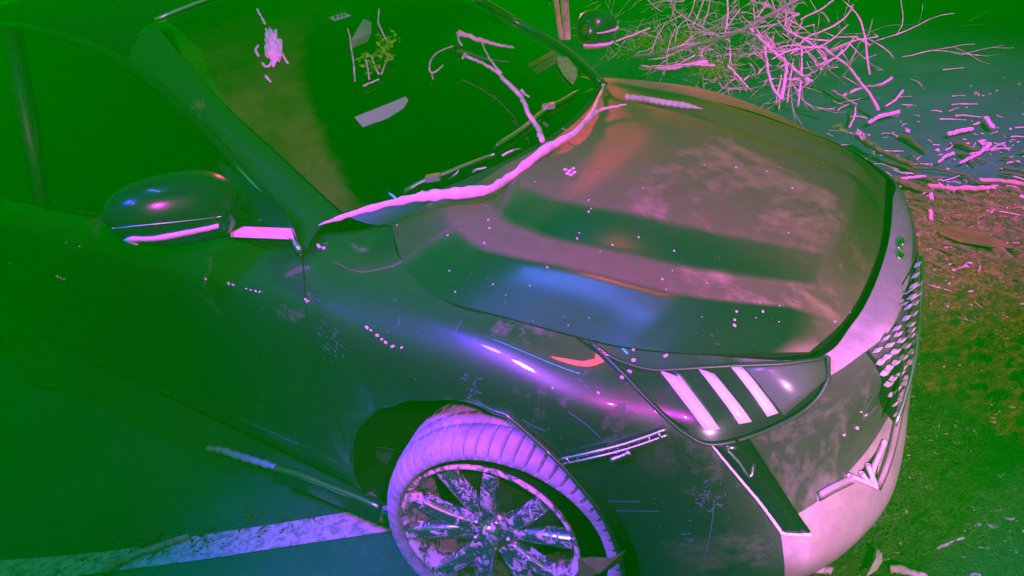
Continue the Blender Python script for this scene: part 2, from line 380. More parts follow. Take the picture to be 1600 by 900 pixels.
for u_, w_ in [(600, 840), (572, 780), (553, 735), (550, 690), (572, 655), (610, 636), (670, 627), (760, 640), (830, 676), (875, 713), (915, 752), (952, 788), (975, 825), (990, 865), (1000, 930)]:
    p_ = on(shell, u_, w_); _ap.append((math.atan2(p_.z-AC.z, p_.x-AC.x), math.hypot(p_.x-AC.x, p_.z-AC.z)))
_ap = [(a+2*math.pi if a < -2 else a, r) for a, r in _ap]; _ap.sort()
_aa, _rr = [a for a, r in _ap], [r for a, r in _ap]
def arch_r(a):  # radius of the arch opening at angle a (0 = forward, pi = back)
    return float(np.interp(a if a > -2 else a+2*math.pi, _aa, _rr))
def inarch(p):
    if p.y > -.7: return False
    d = p-AC; a = math.atan2(d.z, d.x); return math.hypot(d.x, d.z) < arch_r(a) or (p.z < .33 and -arch_r(math.pi) < d.x < arch_r(0))
keep = []
for fidx, f in enumerate(fs):
    if not all(inarch(vs[i]) for i in f): keep.append(f)
used_in = [i for i in {i for f in keep for i in f} if inarch(vs[i])]
for i in used_in:                                                        # snap the ragged edge onto the arch
    d = vs[i]-AC; a = math.atan2(max(d.z, 0.001), d.x); r = arch_r(a)
    if d.z > 0: vs[i].x, vs[i].z = AC.x+math.cos(a)*r, AC.z+math.sin(a)*r
    else: vs[i].x = AC.x+math.copysign(arch_r(0 if d.x > 0 else math.pi), d.x)
# full normals for seamless shading between the panels
tm = bpy.data.meshes.new('tmp'); tm.from_pydata([tuple(v) for v in vs], [], keep); tm.update()
nrm = [v.normal.copy() for v in tm.vertices]
# seam fender / bumper in the x-z plane, door / fender, door / rear door
seamF = [on(shell, u, w) for u, w in [(918, 532), (960, 570), (1000, 610), (1040, 645), (1060, 672), (1000, 690), (940, 702), (885, 716)]]
def panel(f):
    c = sum((vs[i] for i in f), V())/len(f); lev = (f[0] % NC)/NV
    if c.y < -.3 and c.x < .75 and not (c.x > .30 and c.z < .70) and not (c.x > .31+(.86-c.z)*1.45 and c.x > .3):
        return 'door' if -1.62 < c.x < -.47 else 'rear_door' if c.x <= -1.62 else 'fender'
    if c.y > .42 and c.x < .5: return 'far_fender'
    if lev >= 4. and f[0]//NC >= 12*NU-3: return 'nose_strip'
    return 'lower_lip' if lev < 1.7 and f[0]//NC >= 12*NU-4 else 'bumper'
groups = {}
for f in keep: groups.setdefault(panel(f), []).append(f)
pm = {'door': 'side', 'rear_door': 'side', 'fender': 'side', 'far_fender': 'farfender', 'nose_strip': 'nose', 'lower_lip': 'lip_low', 'bumper': 'bumper'}
P = {}
for nm, fl in groups.items():
    ids = sorted({i for f in fl for i in f}); mp = {a: b for b, a in enumerate(ids)}
    o = mesh({'far_fender': 'fender', 'rear_door': 'door', 'nose_strip': 'front_panel'}.get(nm, nm), [vs[i] for i in ids], [tuple(mp[i] for i in f) for f in fl], M[pm[nm]], car)
    o.data.normals_split_custom_set_from_vertices([nrm[i] for i in ids]); P[nm] = o
# hood: Coons patch with terraced creases
g = coons(HN, FE, HR, HF, 90, 90)
def crease(v):
    v = min(v, 1-v)
    s = lambda a, b, x: min(1, max(0, (x-a)/(b-a)))
    sm = lambda t: t*t*(3-2*t)
    return .026*s(0, .105, v)+.006*s(.105, .125, v)-.009*s(.125, .20, v)+.032*s(.210, .300, v)
for i, row in enumerate(g):
    u = i/90
    for j, p in enumerate(row):
        v = j/90; vv = v*float(np.interp(u, [.2, .55, .9], [1.2, 1.03, .93])) if v < .5 else v
        fade = min(1, .65+u)*min(1, (1-u)*11)
        p.z += crease(vv)*fade+.028*4*v*(1-v)*min(1, (1-u)*3+.15)*min(1, u+.65)
hv, hf = gmesh(g)
hood_bvh = BVHTree.FromPolygons(hv, hf)
n = len(g); rim_ids = [j for j in range(91)]+[i*91+90 for i in range(1, 91)]+[90*91+j for j in range(89, -1, -1)]+[i*91 for i in range(89, 0, -1)]
b0 = len(hv); nr = len(rim_ids)
for i in rim_ids: hv.append(hv[i].copy())
for i in rim_ids: hv.append(hv[i]-V((0, 0, .022)))
for k in range(nr): k2 = (k+1) % nr; hf.append((b0+k, b0+k2, b0+nr+k2, b0+nr+k))
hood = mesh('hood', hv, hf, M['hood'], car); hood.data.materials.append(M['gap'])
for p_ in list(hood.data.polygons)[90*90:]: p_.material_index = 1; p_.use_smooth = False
# dark trough under the hood edge and cowl
gu = coons([p+V((0, 0, -.03)) for p in HN], [p+V((0, 0, -.03)) for p in FE], [p+V((-.0, 0, -.03)) for p in HR], [p+V((0, 0, -.03)) for p in HF], 20, 20)
c0 = sum((p for r_ in gu for p in r_), V())/441
for r_ in gu:
    for p in r_: q = p-c0; p.x = c0.x+q.x*1.05; p.y = c0.y+q.y*1.05
mesh('engine_bay', *gmesh(gu), M['gap'], car)

# windshield
WB = [at(u, w, Z=z) for u, w, z in [(535, 332, 1.0), (640, 308, 1.005), (730, 275, 1.012), (820, 232, 1.015), (890, 185, 1.01), (935, 132, .995)]]
WT = [V((-1.52, -.47, 1.55)), V((-1.47, -.2, 1.575)), V((-1.43, .1, 1.58)), V((-1.40, .35, 1.57)), V((-1.38, .58, 1.53))]
WL = [WB[0], at(435, 240, Y=-.59), at(340, 150, Y=-.555), WT[0]]
WR = [WB[-1], at(880, 82, Z=1.09), at(800, 35, Z=1.22), at(735, -3, Z=1.36), WT[-1]]
g = coons(WB, WT, WL, WR, 50, 50)
for i, row in enumerate(g):
    for j, p in enumerate(row):
        u, v = i/50, j/50; k = 16*u*(1-u)*v*(1-v); p += V((.03, 0, .05))*k*.5
wv, wf = gmesh(g); ws_bvh = BVHTree.FromPolygons(wv, wf)
ws = mesh('windshield', wv, wf, M['windshield'], car)
face(ws, (.5, 0, 1))
# wiped sector: dust stays outside the wiper arc
def proj(p):
    d = np.array(p)-CP; z = d@F; return 800+FL*(d@R2)/z, 450-FL*(d@U2)/z
arc = [on(ws_bvh, u, w) for u, w in [(556, 322), (520, 255), (497, 200), (480, 150), (470, 100), (474, 55), (492, 30), (530, 8)]]
arcm = rs(arc, 40)
at_ = ws.data.attributes.new('dust', 'FLOAT', 'POINT')
for i, p in enumerate(wv):
    q = min(arcm, key=lambda a: (a-p).length)
    side = 1. if (p.y < q.y-.0) and p.y < .05 else 0.
    e = min(1, max(0, .5+(q.y-p.y)/.02)) if side or (p-q).length < .05 else 0
    at_.data[i].value = e*max(0, min(1, (1.52-p.z)/.25))
# cowl panel between glass and hood
cw = [[a.lerp(b, t)+V((0, 0, -.012*math.sin(t*math.pi)-.006)) for t in (0, .25, .5, .75, 1)] for a, b in zip(rs(WB, 30), rs(HR, 30))]
mesh('cowl', *gmesh(cw), M['black'], car)

# pillar, door frame, roof
ARC = [at(478, 392, Y=-.80), at(440, 330, Y=-.72), at(380, 262, Y=-.69), at(310, 185, Y=-.66), at(200, 95, Y=-.63), at(90, 52, Y=-.62), at(0, 40, Y=-.62), V((-3.2, -.62, 1.60)), V((-3.9, -.62, 1.5))]
ain = rs(ARC[:5], 24); wl = rs(WL, 24)
pil = [[a.lerp(b, t)+V((.0, -.03, .03))*math.sin(t*math.pi)*.5 for t in (0, .25, .5, .75, .96)] for a, b in zip(ain, wl)]
fix(mesh('pillar', *gmesh(pil), M['side'], car))
rp = [at(935, 132, Z=.995), at(880, 82, Z=1.09), at(800, 35, Z=1.22), at(735, -3, Z=1.36), WT[-1]]
mesh('pillar', *tubev([p+V((0, .02, .0)) for p in rs(rp, 30)], .018, 8), M['hood'], car)
roofrows = []
for x, t in ((-1.5, 0), (-1.9, .35), (-2.5, .7), (-3.2, .8), (-4.0, .5)):
    roofrows.append([V((x, -.62 if t else -.60, 1.50+.10*t)), V((x, -.45, 1.555+.10*t)), V((x+.05, 0, 1.585+.10*t)), V((x+.08, .45, 1.565+.10*t)), V((x+.1, .62, 1.50+.10*t))])
roofrows[0] = [ARC[4]+V((0, .01, 0))]+[WT[0]+V((-.01, 0, .006)), WT[2]+V((-.01, 0, .006)), WT[3]+V((-.01, 0, .006)), WT[4]+V((-.01, 0.03, .006))]
fix(mesh('roof', *gmesh(grid(roofrows, 8, 6)), M['roof'], car))
mesh('roof_seal', *tubev([p+V((-.008, 0, .012)) for p in rs(WT, 20)], .007, 6), M['satin'], car)
mesh('door_frame', *ribbon([p+V((0, -.012, 0)) for p in rs(ARC, 60)], [V((0, -.8, .6))]*61, .028, .012), M['trimblack'], car)
mesh('door_frame_trim', *tubev([p+V((.004, -.02, .012)) for p in rs(ARC[:3], 20)], [.010, .003], 6), M['satin'], car)
belt = [V((-.66, -.80, .995)), V((-1.5, -.845, .99)), V((-2.4, -.855, .99)), V((-3.9, -.86, .99))]
bl = rs(belt, 40); ar = rs(ARC[1:], 40)
sg = [[a.lerp(b, t)+V((0, -.012, 0))*math.sin(t*math.pi) for t in (0, .25, .5, .75, 1)] for a, b in zip(bl, ar)]
face(mesh('side_window', *gmesh(sg), M['glass'], car), (0, -1, .5))
mesh('window_trim', *tubev([p+V((0, -.008, 0)) for p in bl[1:]], .007, 6), M['trimblack'], car)
mesh('door_post', *tubev([V((-2.15, -.855, .99)), V((-2.2, -.76, 1.3)), V((-2.3, -.635, 1.60))], .03, 6), M['black'], car)
mesh('sail_panel', [at(338, 250, Y=-.79), at(360, 262, Y=-.78), at(445, 328, Y=-.80), at(468, 384, Y=-.805), at(420, 352, Y=-.83), at(372, 318, Y=-.83)], [(0, 1, 2, 3, 4, 5)], M['trimblack'], car, False)
# far side glass and door frame
fs2 = [[V((-.7-2.6*t, .80, .99)).lerp(V((-1.35-2.2*t, .60, 1.5)), s) for s in (0, .5, 1)] for t in (0, .33, .66, 1)]
face(mesh('side_window', *gmesh(fs2), M['glass'], car), (0, 1, .5))
# cabin
cab = [boxv((-2.1, 0, .35), (1.55, 0, 0), (0, .8, 0), (0, 0, .05)), boxv((-3.7, 0, .8), (.05, 0, 0), (0, .75, 0), (0, 0, .5))]
mesh('cabin_floor', *join(cab), M['interior'], car, False)
mesh('door_lining', *boxv((-2.1, .83, .62), (1.35, 0, 0), (0, .01, 0), (0, 0, .36)), M['interior'], car, False)
dg = [[V((x, y, z)) for y in (-.78, -.4, 0, .4, .78)] for x, z in ((-.62, .96), (-.8, .99), (-1.0, .96), (-1.08, .80), (-1.05, .5))]
fix(mesh('dashboard', *gmesh(grid(dg, 4, 4)), M['interior'], car))
for y in (-.38, .38):
    sv = join([boxv((-1.95, y, .62), (.26, 0, .03), (0, .24, 0), (-.01, 0, .07)), boxv((-2.28, y, .98), (.06, 0, 0), (0, .23, 0), (-.08, 0, .32)), boxv((-2.40, y, 1.38), (.05, 0, 0), (0, .12, 0), (-.02, 0, .08))])
    o = mesh('seat', *sv, M['interior'], car, False); b = o.modifiers.new('b', 'BEVEL'); b.width = .03; b.segments = 3
mv, mf = [], []
# steering wheel (right of the picture's car: near side)
rv = [V((-1.30+.06*math.sin(a), -.38+.18*math.cos(a), 1.0+.17*math.sin(a))) for a in [2*math.pi*i/24 for i in range(25)]]
mesh('steering_wheel', *tubev(rv, .014, 6), M['interior'], car)
# rear view mirror inside, seen through the glass
mc = [on(ws_bvh, u, w) for u, w in [(566, 160), (648, 128), (652, 134), (645, 146), (620, 162), (580, 176)]]
into = V((-.06, 0, -.05))
mm = empty('rear_view_mirror', (0, 0, 0), car)
q = [p+into for p in mc]; cam_dir = (V(CP)-q[0]).normalized()
mesh('mirror_back', [*q, *[p-cam_dir*.02 for p in q]], [tuple(range(6)), tuple(range(11, 5, -1))]+[(i, (i+1) % 6, 6+(i+1) % 6, 6+i) for i in range(6)], mat('mirror_back_face', (.98, .55, .98), .3), mm, False)
q2 = [on(ws_bvh, u, w)+into for u, w in [(545, 155), (545, 130), (560, 115), (640, 95), (655, 108), (656, 122)]]
mesh('mirror_head', [*q2, *[p-cam_dir*.03 for p in q2]], [(0, 1, 2, 3, 4, 5), (11, 10, 9, 8, 7, 6)]+[(i, (i+1) % 6, 6+(i+1) % 6, 6+i) for i in range(6)], M['interior'], mm, False)
# sensor box and inspection sticker on the glass
sb = [on(ws_bvh, u, w)+V((-.01, 0, -.01)) for u, w in [(552, 55), (570, 24), (582, 30), (582, 46), (560, 56)]]
mesh('sensor_cover', [*sb, *[p+V((-.03, 0, -.03)) for p in sb]], [(0, 1, 2, 3, 4), (9, 8, 7, 6, 5)]+[(i, (i+1) % 5, 5+(i+1) % 5, 5+i) for i in range(5)], M['leafpale'], car, False)
sk = [on(ws_bvh, u, w, -.001) for u, w in [(514, 27), (538, 19), (549, 24), (523, 32)]]
st = mesh('sticker', [*sk, *[p+V((-.001, 0, -.001)) for p in sk]], [(0, 1, 2, 3), (7, 6, 5, 4)], M['white'], car, False)
for u, w in ((524, 27), (531, 25), (537, 23)):
    a = [on(ws_bvh, u+dx, w+dy, .001) for dx, dy in ((-1.5, -2), (2, -2), (2, 2), (-1.5, 2))]
    mesh('printed_mark', a, [(0, 1, 2, 3)], M['black'], st, False)

# door mirror (near): a loft along its width
def door_mirror(cen, ax, wid, hei, dep, strip_m, tip=1.):
    e = empty('door_mirror', (0, 0, 0), car); ax = V(ax).normalized(); fwd = V((1, 0, 0)); fwd = (fwd-ax*fwd.dot(ax)).normalized(); up = ax.cross(fwd); up = up if up.z > 0 else -up
    vs = []; fs = []; n = 28; m = 24
    for i in range(n+1):
        t = -1+2*i/n; s = max(0, 1-abs(t)**2.6)**.5; s *= (1-.12*t) ; s = max(s, .01)
        for k in range(m):
            a = 2*math.pi*k/m; ca, sa = math.cos(a), math.sin(a)
            f_ = math.copysign(abs(ca)**.8, ca); u_ = math.copysign(abs(sa)**.8, sa)
            f_ = f_ if f_ > 0 else f_*.35
            vs.append(cen+ax*wid*t+fwd*dep*s*f_+up*hei*s*u_+up*hei*.12*t)
    for i in range(n):
        for k in range(m): fs.append((i*m+k, i*m+(k+1) % m, (i+1)*m+(k+1) % m, (i+1)*m+k))
    fix(mesh('mirror_housing', vs, fs, M['trimblack'], e))
    return e, ax, fwd, up, BVHTree.FromPolygons(vs, fs)
e, ax, fw, up, mb = door_mirror(at(272, 326, X=-.80), (at(165, 352, X=-.86)-at(392, 302, X=-.76)), .175, .098, .10, None)
mesh('turn_signal', *strip_on(mb, [(172, 366), (200, 374), (240, 372), (290, 363), (340, 352)], [.024, .012], .004, 16, .001), M['white'], e)
mesh('mirror_seam', *strip_on(mb, [(176, 356), (220, 352), (280, 346), (345, 338)], .003, .002, 16, .001), M['satin'], e)
fo = [at(366, 362, X=-.72), at(382, 354, X=-.70), at(458, 357, X=-.60), at(464, 374, X=-.60), at(366, 370, X=-.72)]
mesh('mirror_foot', [*fo, *[p+V((-.02, 0, -.004)) for p in fo]], [(0, 1, 2, 3, 4), (9, 8, 7, 6, 5)]+[(i, (i+1) % 5, 5+(i+1) % 5, 5+i) for i in range(5)], M['white'], e, False)
mesh('mirror_arm', *tubev([at(370, 345, X=-.78), at(420, 345, X=-.72), at(462, 360, X=-.66)], .022, 8), M['trimblack'], e)
fe, ax, fw, up, fb = door_mirror(at(930, 46, X=-.80), (at(975, 52, X=-.78)-at(890, 40, X=-.82)), .115, .080, .08, None)
mesh('turn_signal', *strip_on(fb, [(912, 71), (935, 71), (966, 60)], [.030, .018], .004, 12, .001), M['white'], fe)
mesh('turn_signal_upper', *strip_on(fb, [(932, 52), (950, 49), (966, 45)], [.005, .015], .004, 12, .001), M['leafpale'], fe)
for a, b, w_ in (((868, -6), (877, 62), .018), ((882, -6), (886, 62), .030)):
    mesh('mirror_bracket', *ribbon(rs([at(*a, Y=.82), at(*b, Y=.82)], 4), [V((.5, -.8, .2)).normalized()]*5, w_, .008), M['rust'], fe)

# wipers
for pts, j in (([(776, 236), (815, 210), (853, 178), (880, 163), (899, 151)], (853, 177)), ([(636, 306), (660, 292), (690, 282), (725, 268), (770, 251)], (678, 287))):
    wp = empty('wiper', (0, 0, 0), car); c_ = [on(ws_bvh, u, w, .022) for u, w in pts]
    mesh('wiper_arm', *ribbon(rs(c_, 16), [V((.45, -.1, .88)).normalized()]*17, [.012, .006], .006), M['satin'], wp)
    mesh('wiper_blade', *ribbon(rs([p+V((-.02, .008, -.012)) for p in c_], 16), [V((.45, -.1, .88)).normalized()]*17, .010, .012), M['black'], wp)
    pj = on(ws_bvh, *j, .028); mesh('wiper_joint', *join([boxv(pj, (.018, .012, 0), (-.008, .012, 0), (0, 0, .008))]), M['satin'], wp, False)

# seams
def seam(px, w=.005, n=20, b=shell, name='panel_seam'):
    return mesh(name, *strip_on(b, px, w, .0015, n, .0004), M['gap'], car)
seam([(918, 532), (960, 570), (1000, 610), (1040, 648), (1075, 672)])
seam([(470, 385), (474, 420), (478, 470), (482, 520), (500, 600), (540, 690)], .004)
seam([(612, 352), (600, 349), (560, 345), (528, 336)], .006)
seam([(26, 470), (30, 520), (50, 590)], .004)
# pale flecks imitating glints of reflected light on the door and crease
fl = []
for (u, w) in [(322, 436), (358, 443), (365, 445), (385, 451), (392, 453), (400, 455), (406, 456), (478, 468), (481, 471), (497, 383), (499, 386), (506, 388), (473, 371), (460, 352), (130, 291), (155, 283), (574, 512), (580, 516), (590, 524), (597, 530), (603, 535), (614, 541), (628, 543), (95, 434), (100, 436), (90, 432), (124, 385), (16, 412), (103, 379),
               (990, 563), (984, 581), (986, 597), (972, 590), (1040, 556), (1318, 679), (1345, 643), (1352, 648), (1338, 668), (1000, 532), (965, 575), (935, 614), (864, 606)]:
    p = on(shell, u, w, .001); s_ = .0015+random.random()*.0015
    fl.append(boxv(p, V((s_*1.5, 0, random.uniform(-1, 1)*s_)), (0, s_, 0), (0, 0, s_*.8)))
tag(mesh('glint_flecks', *join(fl), M['white'], car, False), kind='stuff')

# scuffs and dried splashes
sf = []
rng = random.Random(4)
for (u, w, du, dw, n_) in [(524, 520, 4, 7, 26), (520, 545, 12, 6, 40), (738, 596, 7, 5, 30), (737, 612, 6, 5, 20), (505, 515, 10, 8, 12), (1105, 765, 16, 12, 30), (1110, 790, 18, 6, 26), (1098, 770, 4, 4, 12), (1060, 850, 12, 6, 18), (1080, 830, 6, 16, 12), (985, 590, 5, 10, 20), (1010, 640, 10, 14, 24), (640, 500, 30, 30, 14), (900, 590, 40, 12, 16)]:
    for k in range(int(n_*.6)):
        p = on(shell, rng.gauss(u, du), rng.gauss(w, dw), .0006); s_ = rng.uniform(.0006, .002)
        h_ = shell.find_nearest(p); nn_ = h_[1]; t_ = nn_.cross(V((rng.gauss(0, 1), rng.gauss(0, 1), rng.gauss(0, 1)))).normalized(); b_ = nn_.cross(t_)
        sf.append(boxv(p, t_*s_*rng.uniform(1, 3.5), b_*s_*.7, nn_*.0004))
for l_ in ([(816, 655), (832, 665), (852, 673)], [(888, 643), (905, 655), (922, 668), (938, 684)], [(935, 782), (965, 783), (1000, 784)], [(950, 797), (990, 798), (1030, 799)], [(1116, 780), (1112, 820), (1104, 860), (1096, 890)], [(626, 495), (622, 510)], [(722, 500), (712, 520)]):
    sf.append(strip_on(shell, l_, .0022, .0006, 10, .0003))
tag(mesh('scuff_marks', *join(sf), mat('scuffed_paint', (.035, .03, .085), .45), car, False), kind='stuff')

# headlight
hl = empty('headlight', (0, 0, 0), car)
top = [(922, 535), (960, 562), (1010, 577), (1060, 577), (1150, 571), (1230, 563), (1290, 556)]
bot = [(922, 535), (960, 572), (1000, 612), (1040, 650), (1075, 676), (1110, 690), (1170, 677), (1230, 650), (1268, 622), (1290, 590)]
tb, bb = [on(shell, u, w) for u, w in top], [on(shell, u, w) for u, w in bot]
def lensgrid(off):
    a, b = rs(tb, 50), rs(bb, 50); gg = []
    for p, q in zip(a, b):
        row = []
        for j in range(13):
            x = p.lerp(q, j/12); h = shell.find_nearest(x); nn = h[1] if h[1].dot(V(CP)-h[0]) > 0 else -h[1]
            row.append(h[0]+nn*off)
        gg.append(row)
    return gg
mesh('lamp_bowl', *gmesh(lensgrid(.0015)), mat('lamp_bowl', (.02, .02, .025), .25, .3), hl)
lg = lensgrid(.010); lens = face(mesh('lens', *gmesh(lg), M['lens'], hl), (.6, -.6, .5))
ring = [r_[0] for r_ in lg]+[r_[-1] for r_ in reversed(lg)]
mesh('lens_rim', *tubev([p+V((0, 0, -.004)) for p in ring+ring[:1]], .0045, 6), M['black'], hl)
def quad_on(px, off, h, m, parent, name, nn=6):
    a, b, c_, d = [on(shell, u, w) for u, w in px]; vs_ = []; m1 = nn+1
    for i in range(m1):
        for j in range(3):
            x = (a.lerp(d, i/nn)).lerp(b.lerp(c_, i/nn), j/2); hh = shell.find_nearest(x); q = hh[1] if hh[1].dot(V(CP)-hh[0]) > 0 else -hh[1]
            vs_.append(hh[0]+q*off)
    fs_ = [(i*3+j, i*3+j+1, (i+1)*3+j+1, (i+1)*3+j) for i in range(nn) for j in range(2)]
    o = mesh(name, vs_, fs_, m, parent); s_ = o.modifiers.new('s', 'SOLIDIFY'); s_.thickness = h; return o
for px in ([(1030, 580), (1064, 592), (1123, 670), (1100, 672)], [(1090, 578), (1115, 586), (1172, 658), (1152, 662)], [(1139, 573), (1156, 573), (1213, 644), (1196, 650)]):
    quad_on(px, .005, .004, M['drl'], hl, 'light_strip')
quad_on([(1160, 574), (1285, 562), (1288, 592), (1222, 648)], .004, .002, mat('grey_reflector', (.10, .09, .10), .3), hl, 'reflector')
quad_on([(1050, 578), (1062, 580), (1120, 660), (1112, 665)], .003, .002, M['satin'], hl, 'reflector_fin')

# lower fin: L-shaped black blade beside the bumper
fin = empty('bumper_fin', (0, 0, 0), car)
quad_on([(1112, 694), (1166, 682), (1262, 828), (1226, 832)], .006, .006, M['trimblack'], fin, 'fin_blade', 14)
mesh('fin_edge', *strip_on(shell, [(1110, 692), (1145, 735), (1185, 783), (1216, 825), (1222, 830), (1262, 833)], [.0035, .007], .008, 30, .004), M['white'], fin)
mesh('fin_groove', *strip_on(shell, [(1146, 684), (1180, 735), (1220, 790), (1240, 825)], .007, .003, 24, .010), M['gap'], fin)
mesh('fin_rib', *strip_on(shell, [(1130, 697), (1150, 718), (1168, 742), (1173, 720)], .006, .004, 14, .010), M['satin'], fin)
# nose badge: two small raised letters on the front panel
bd = empty('nose_badge', (0, 0, 0), car)
for pts in ([(1404, 376), (1402, 383), (1404, 390), (1407, 388)], [(1408, 374), (1409, 382)], [(1404, 395), (1402, 402), (1405, 406), (1409, 398)]):
    mesh('letter', *strip_on(shell, pts, .007, .006, 8, 0.), M['chrome'], bd)
# grille: frame and mesh fins
gr = empty('grille', (0, 0, 0), car)
quad_on([(1352, 552), (1432, 395), (1442, 420), (1395, 660)], .002, .002, M['gap'], gr, 'grille_back', 10)
k = 0
for r_ in range(15):
    for c_ in range(5):
        t = r_/14; a0 = np.array((1362, 558))*(1-t)+np.array((1398, 640))*t if False else None
        yy = 415+r_*16.5+(c_ % 2)*8
        xl = np.interp(yy, [415, 500, 545, 600, 660], [1424, 1404, 1358, 1378, 1394]); xr = np.interp(yy, [415, 520, 660], [1440, 1434, 1400])
        if xr-xl < 4: continue
        n_ = max(2, min(5, int((xr-xl)/13)+1))
        if c_ >= n_: continue
        cx = xl+(xr-xl)*(c_+.5)/n_; wd = (xr-xl)/n_*.42; wd = min(wd, 16 if c_ == 0 else 6)
        p = [on(shell, cx-wd, yy+4.5), on(shell, cx, yy-2.5), on(shell, cx+wd, yy-4.5), on(shell, cx, yy+2)]
        if (p[0]-p[2]).length > .16: continue
        h = shell.find_nearest(p[1]); nn = h[1] if h[1].dot(V(CP)-h[0]) > 0 else -h[1]
        mesh('mesh_fin', [*[x+nn*.004 for x in p], *[x+nn*.014 for x in p]], [(4, 5, 6, 7), (0, 1, 5, 4), (1, 2, 6, 5), (2, 3, 7, 6), (3, 0, 4, 7)], M['white'], gr, False)
mesh('grille_frame', *tubev(rs([at(1433, 400, Z=.70)+V((.01, 0, 0)), at(1441, 425, Z=.68), at(1437, 500, Z=.64), at(1430, 560, Z=.60), at(1413, 625, Z=.54), at(1398, 665, Z=.50)], 20), .005, 6), M['satin'], gr)
mesh('grille_frame', *strip_on(shell, [(1408, 610), (1392, 680), (1378, 730), (1364, 762)], .016, .012, 14, .004), M['nose'], gr)
for px in ([(1322, 742), (1345, 752), (1364, 760)], [(1340, 738), (1352, 755)], [(1350, 725), (1362, 757)], [(1376, 690), (1360, 728), (1355, 757)]):
    mesh('grille_strut', *strip_on(shell, px, .008, .010, 8, .004), M['white'], gr)
quad_on([(1345, 735), (1372, 700), (1366, 755), (1352, 752)], .003, .001, M['gap'], gr, 'grille_opening', 4)
mesh('bumper_scoop', *strip_on(shell, [(1275, 776), (1300, 762), (1330, 748)], .02, .006, 10, .002), M['nose'], car)

# broken arch trim strip
tr = empty('broken_trim', (0, 0, 0), car)
b1 = [on(shell, u, w, .012) for u, w in [(878, 714), (920, 706), (965, 697), (1005, 684), (1040, 672)]]
for du, dw, r_ in ((0, 0, .0035), (2, 8, .003)):
    q = [on(shell, u+du, w+dw, .014) for u, w in [(878, 712), (920, 703), (965, 692), (1005, 680), (1042, 668)]]
    mesh('trim_rail', *tubev(rs(q, 20), r_, 6, .3, 3), M['satin'], tr)
qa = rs([on(shell, u, w, .014) for u, w in [(890, 710), (1030, 673)]], 9); qb = rs([on(shell, u, w, .014) for u, w in [(892, 717), (1032, 680)]], 9)
for a, b in zip(qa, qb): mesh('trim_clip', *tubev([a, b], .0035, 5), M['chrome'], tr)
mesh('trim_tab', *tubev(rs([on(shell, u, w, .012) for u, w in [(955, 714), (972, 708), (985, 702)]], 6), .006, 5, .5, 2), M['satin'], tr)
# torn sill trim
sl = empty('torn_sill', (0, 0, 0), car)
c_ = [at(u, w, Y=-.93) for u, w in [(322, 700), (345, 703), (372, 712), (405, 722), (430, 730)]]
mesh('corrugated_duct', *tubev(rs(c_, 30), [.009+.003*((i//2) % 2)+.003*math.sin(i/30*math.pi) for i in range(31)], 10, .08, 4), mat('blue_grey_plastic', (.22, .28, .45), .35), sl)
c_ = [at(u, w, Y=-.93) for u, w in [(425, 730), (470, 742), (520, 762), (560, 777), (592, 792)]]
mesh('sill_rail', *tubev(rs(c_, 20), [.012, .009], 8, .25, 5), M['satin'], sl)
mesh('sill_skirt', *gmesh([[p+V((0, .02, -.0)), p+V((0, -.02, -.05)), p+V((0, .02, -.10))] for p in rs(c_, 20)]), M['side'], sl)

# wheel arch liner
lv = []; nn = 40
prof = []
for i in range(nn+1):
    a = math.pi*1.08-i/nn*math.pi*1.16; r_ = arch_r(a)+.005
    lv.append([V((AC.x+math.cos(a)*r_, y, AC.z+math.sin(a)*r_)) for y in (-.925, -.80, -.55)])
fix(mesh('arch_liner', *gmesh(lv), M['gap'], car))
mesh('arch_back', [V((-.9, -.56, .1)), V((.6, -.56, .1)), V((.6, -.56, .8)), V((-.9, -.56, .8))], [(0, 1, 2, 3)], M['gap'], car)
mesh('arch_lip', *tubev([V((AC.x+math.cos(a)*arch_r(a), -.938+.012*abs(math.cos(a)), AC.z+math.sin(a)*arch_r(a))) for a in [math.pi*(1-i/40) for i in range(41)] ], .006, 6), M['side'], car)
c_ = [at(u, w, Y=-.82) for u, w in [(603, 700), (592, 730), (580, 760), (578, 782)]]
mesh('torn_liner', *ribbon(rs(c_, 10), [V((.7, -.7, .1)).normalized()]*11, [.05, .02], .006), mat('torn_liner', (.06, .06, .09), .5), car)

# wheel
AX = V((.3264, -.9451, .0132)).normalized(); E1 = AX.cross(V((0, 0, 1))).normalized(); E2 = E1.cross(AX)
HC = V((.06, -.968, .338))
def wp_(r, a, o, dc=(0, 0)): return HC+E1*(r*math.cos(a)+dc[0])+E2*(r*math.sin(a)+dc[1])+AX*o
wheel = empty('front_wheel', (0, 0, 0), car)
tc = (-.034, -.012)
prof = [(.268, -.018), (.272, .004), (.280, .014), (.296, .012), (.312, .002), (.323, -.018), (.329, -.038), (.331, -.060), (.325, -.062), (.325, -.067), (.333, -.069), (.334, -.105), (.327, -.107), (.327, -.114), (.334, -.116), (.334, -.155), (.327, -.157), (.327, -.163), (.330, -.165), (.326, -.195), (.31, -.225), (.27, -.232)]
NS = 480; tv = []; tf = []
for i in range(NS):
    a = 2*math.pi*i/NS
    for j, (r, o) in enumerate(prof):
        gr_ = (i % 8 == 0)
        if gr_ and (2 < j < 7 or 10 < j < 13 or 14 < j < 17): r -= .005
        tv.append(wp_(r+.0012*noise.noise((math.cos(a)*5, math.sin(a)*5, j)), a+(j-5)*.006, o, tc))
m_ = len(prof)
for i in range(NS):
    for j in range(m_-1): tf.append((i*m_+j, i*m_+j+1, ((i+1) % NS)*m_+j+1, ((i+1) % NS)*m_+j))
tyre = fix(mesh('tyre', tv, tf, M['rubber'], wheel, False)); tyre.data.materials.append(mat('groove_rubber', (.06, .045, .075), .9, 0, .1))
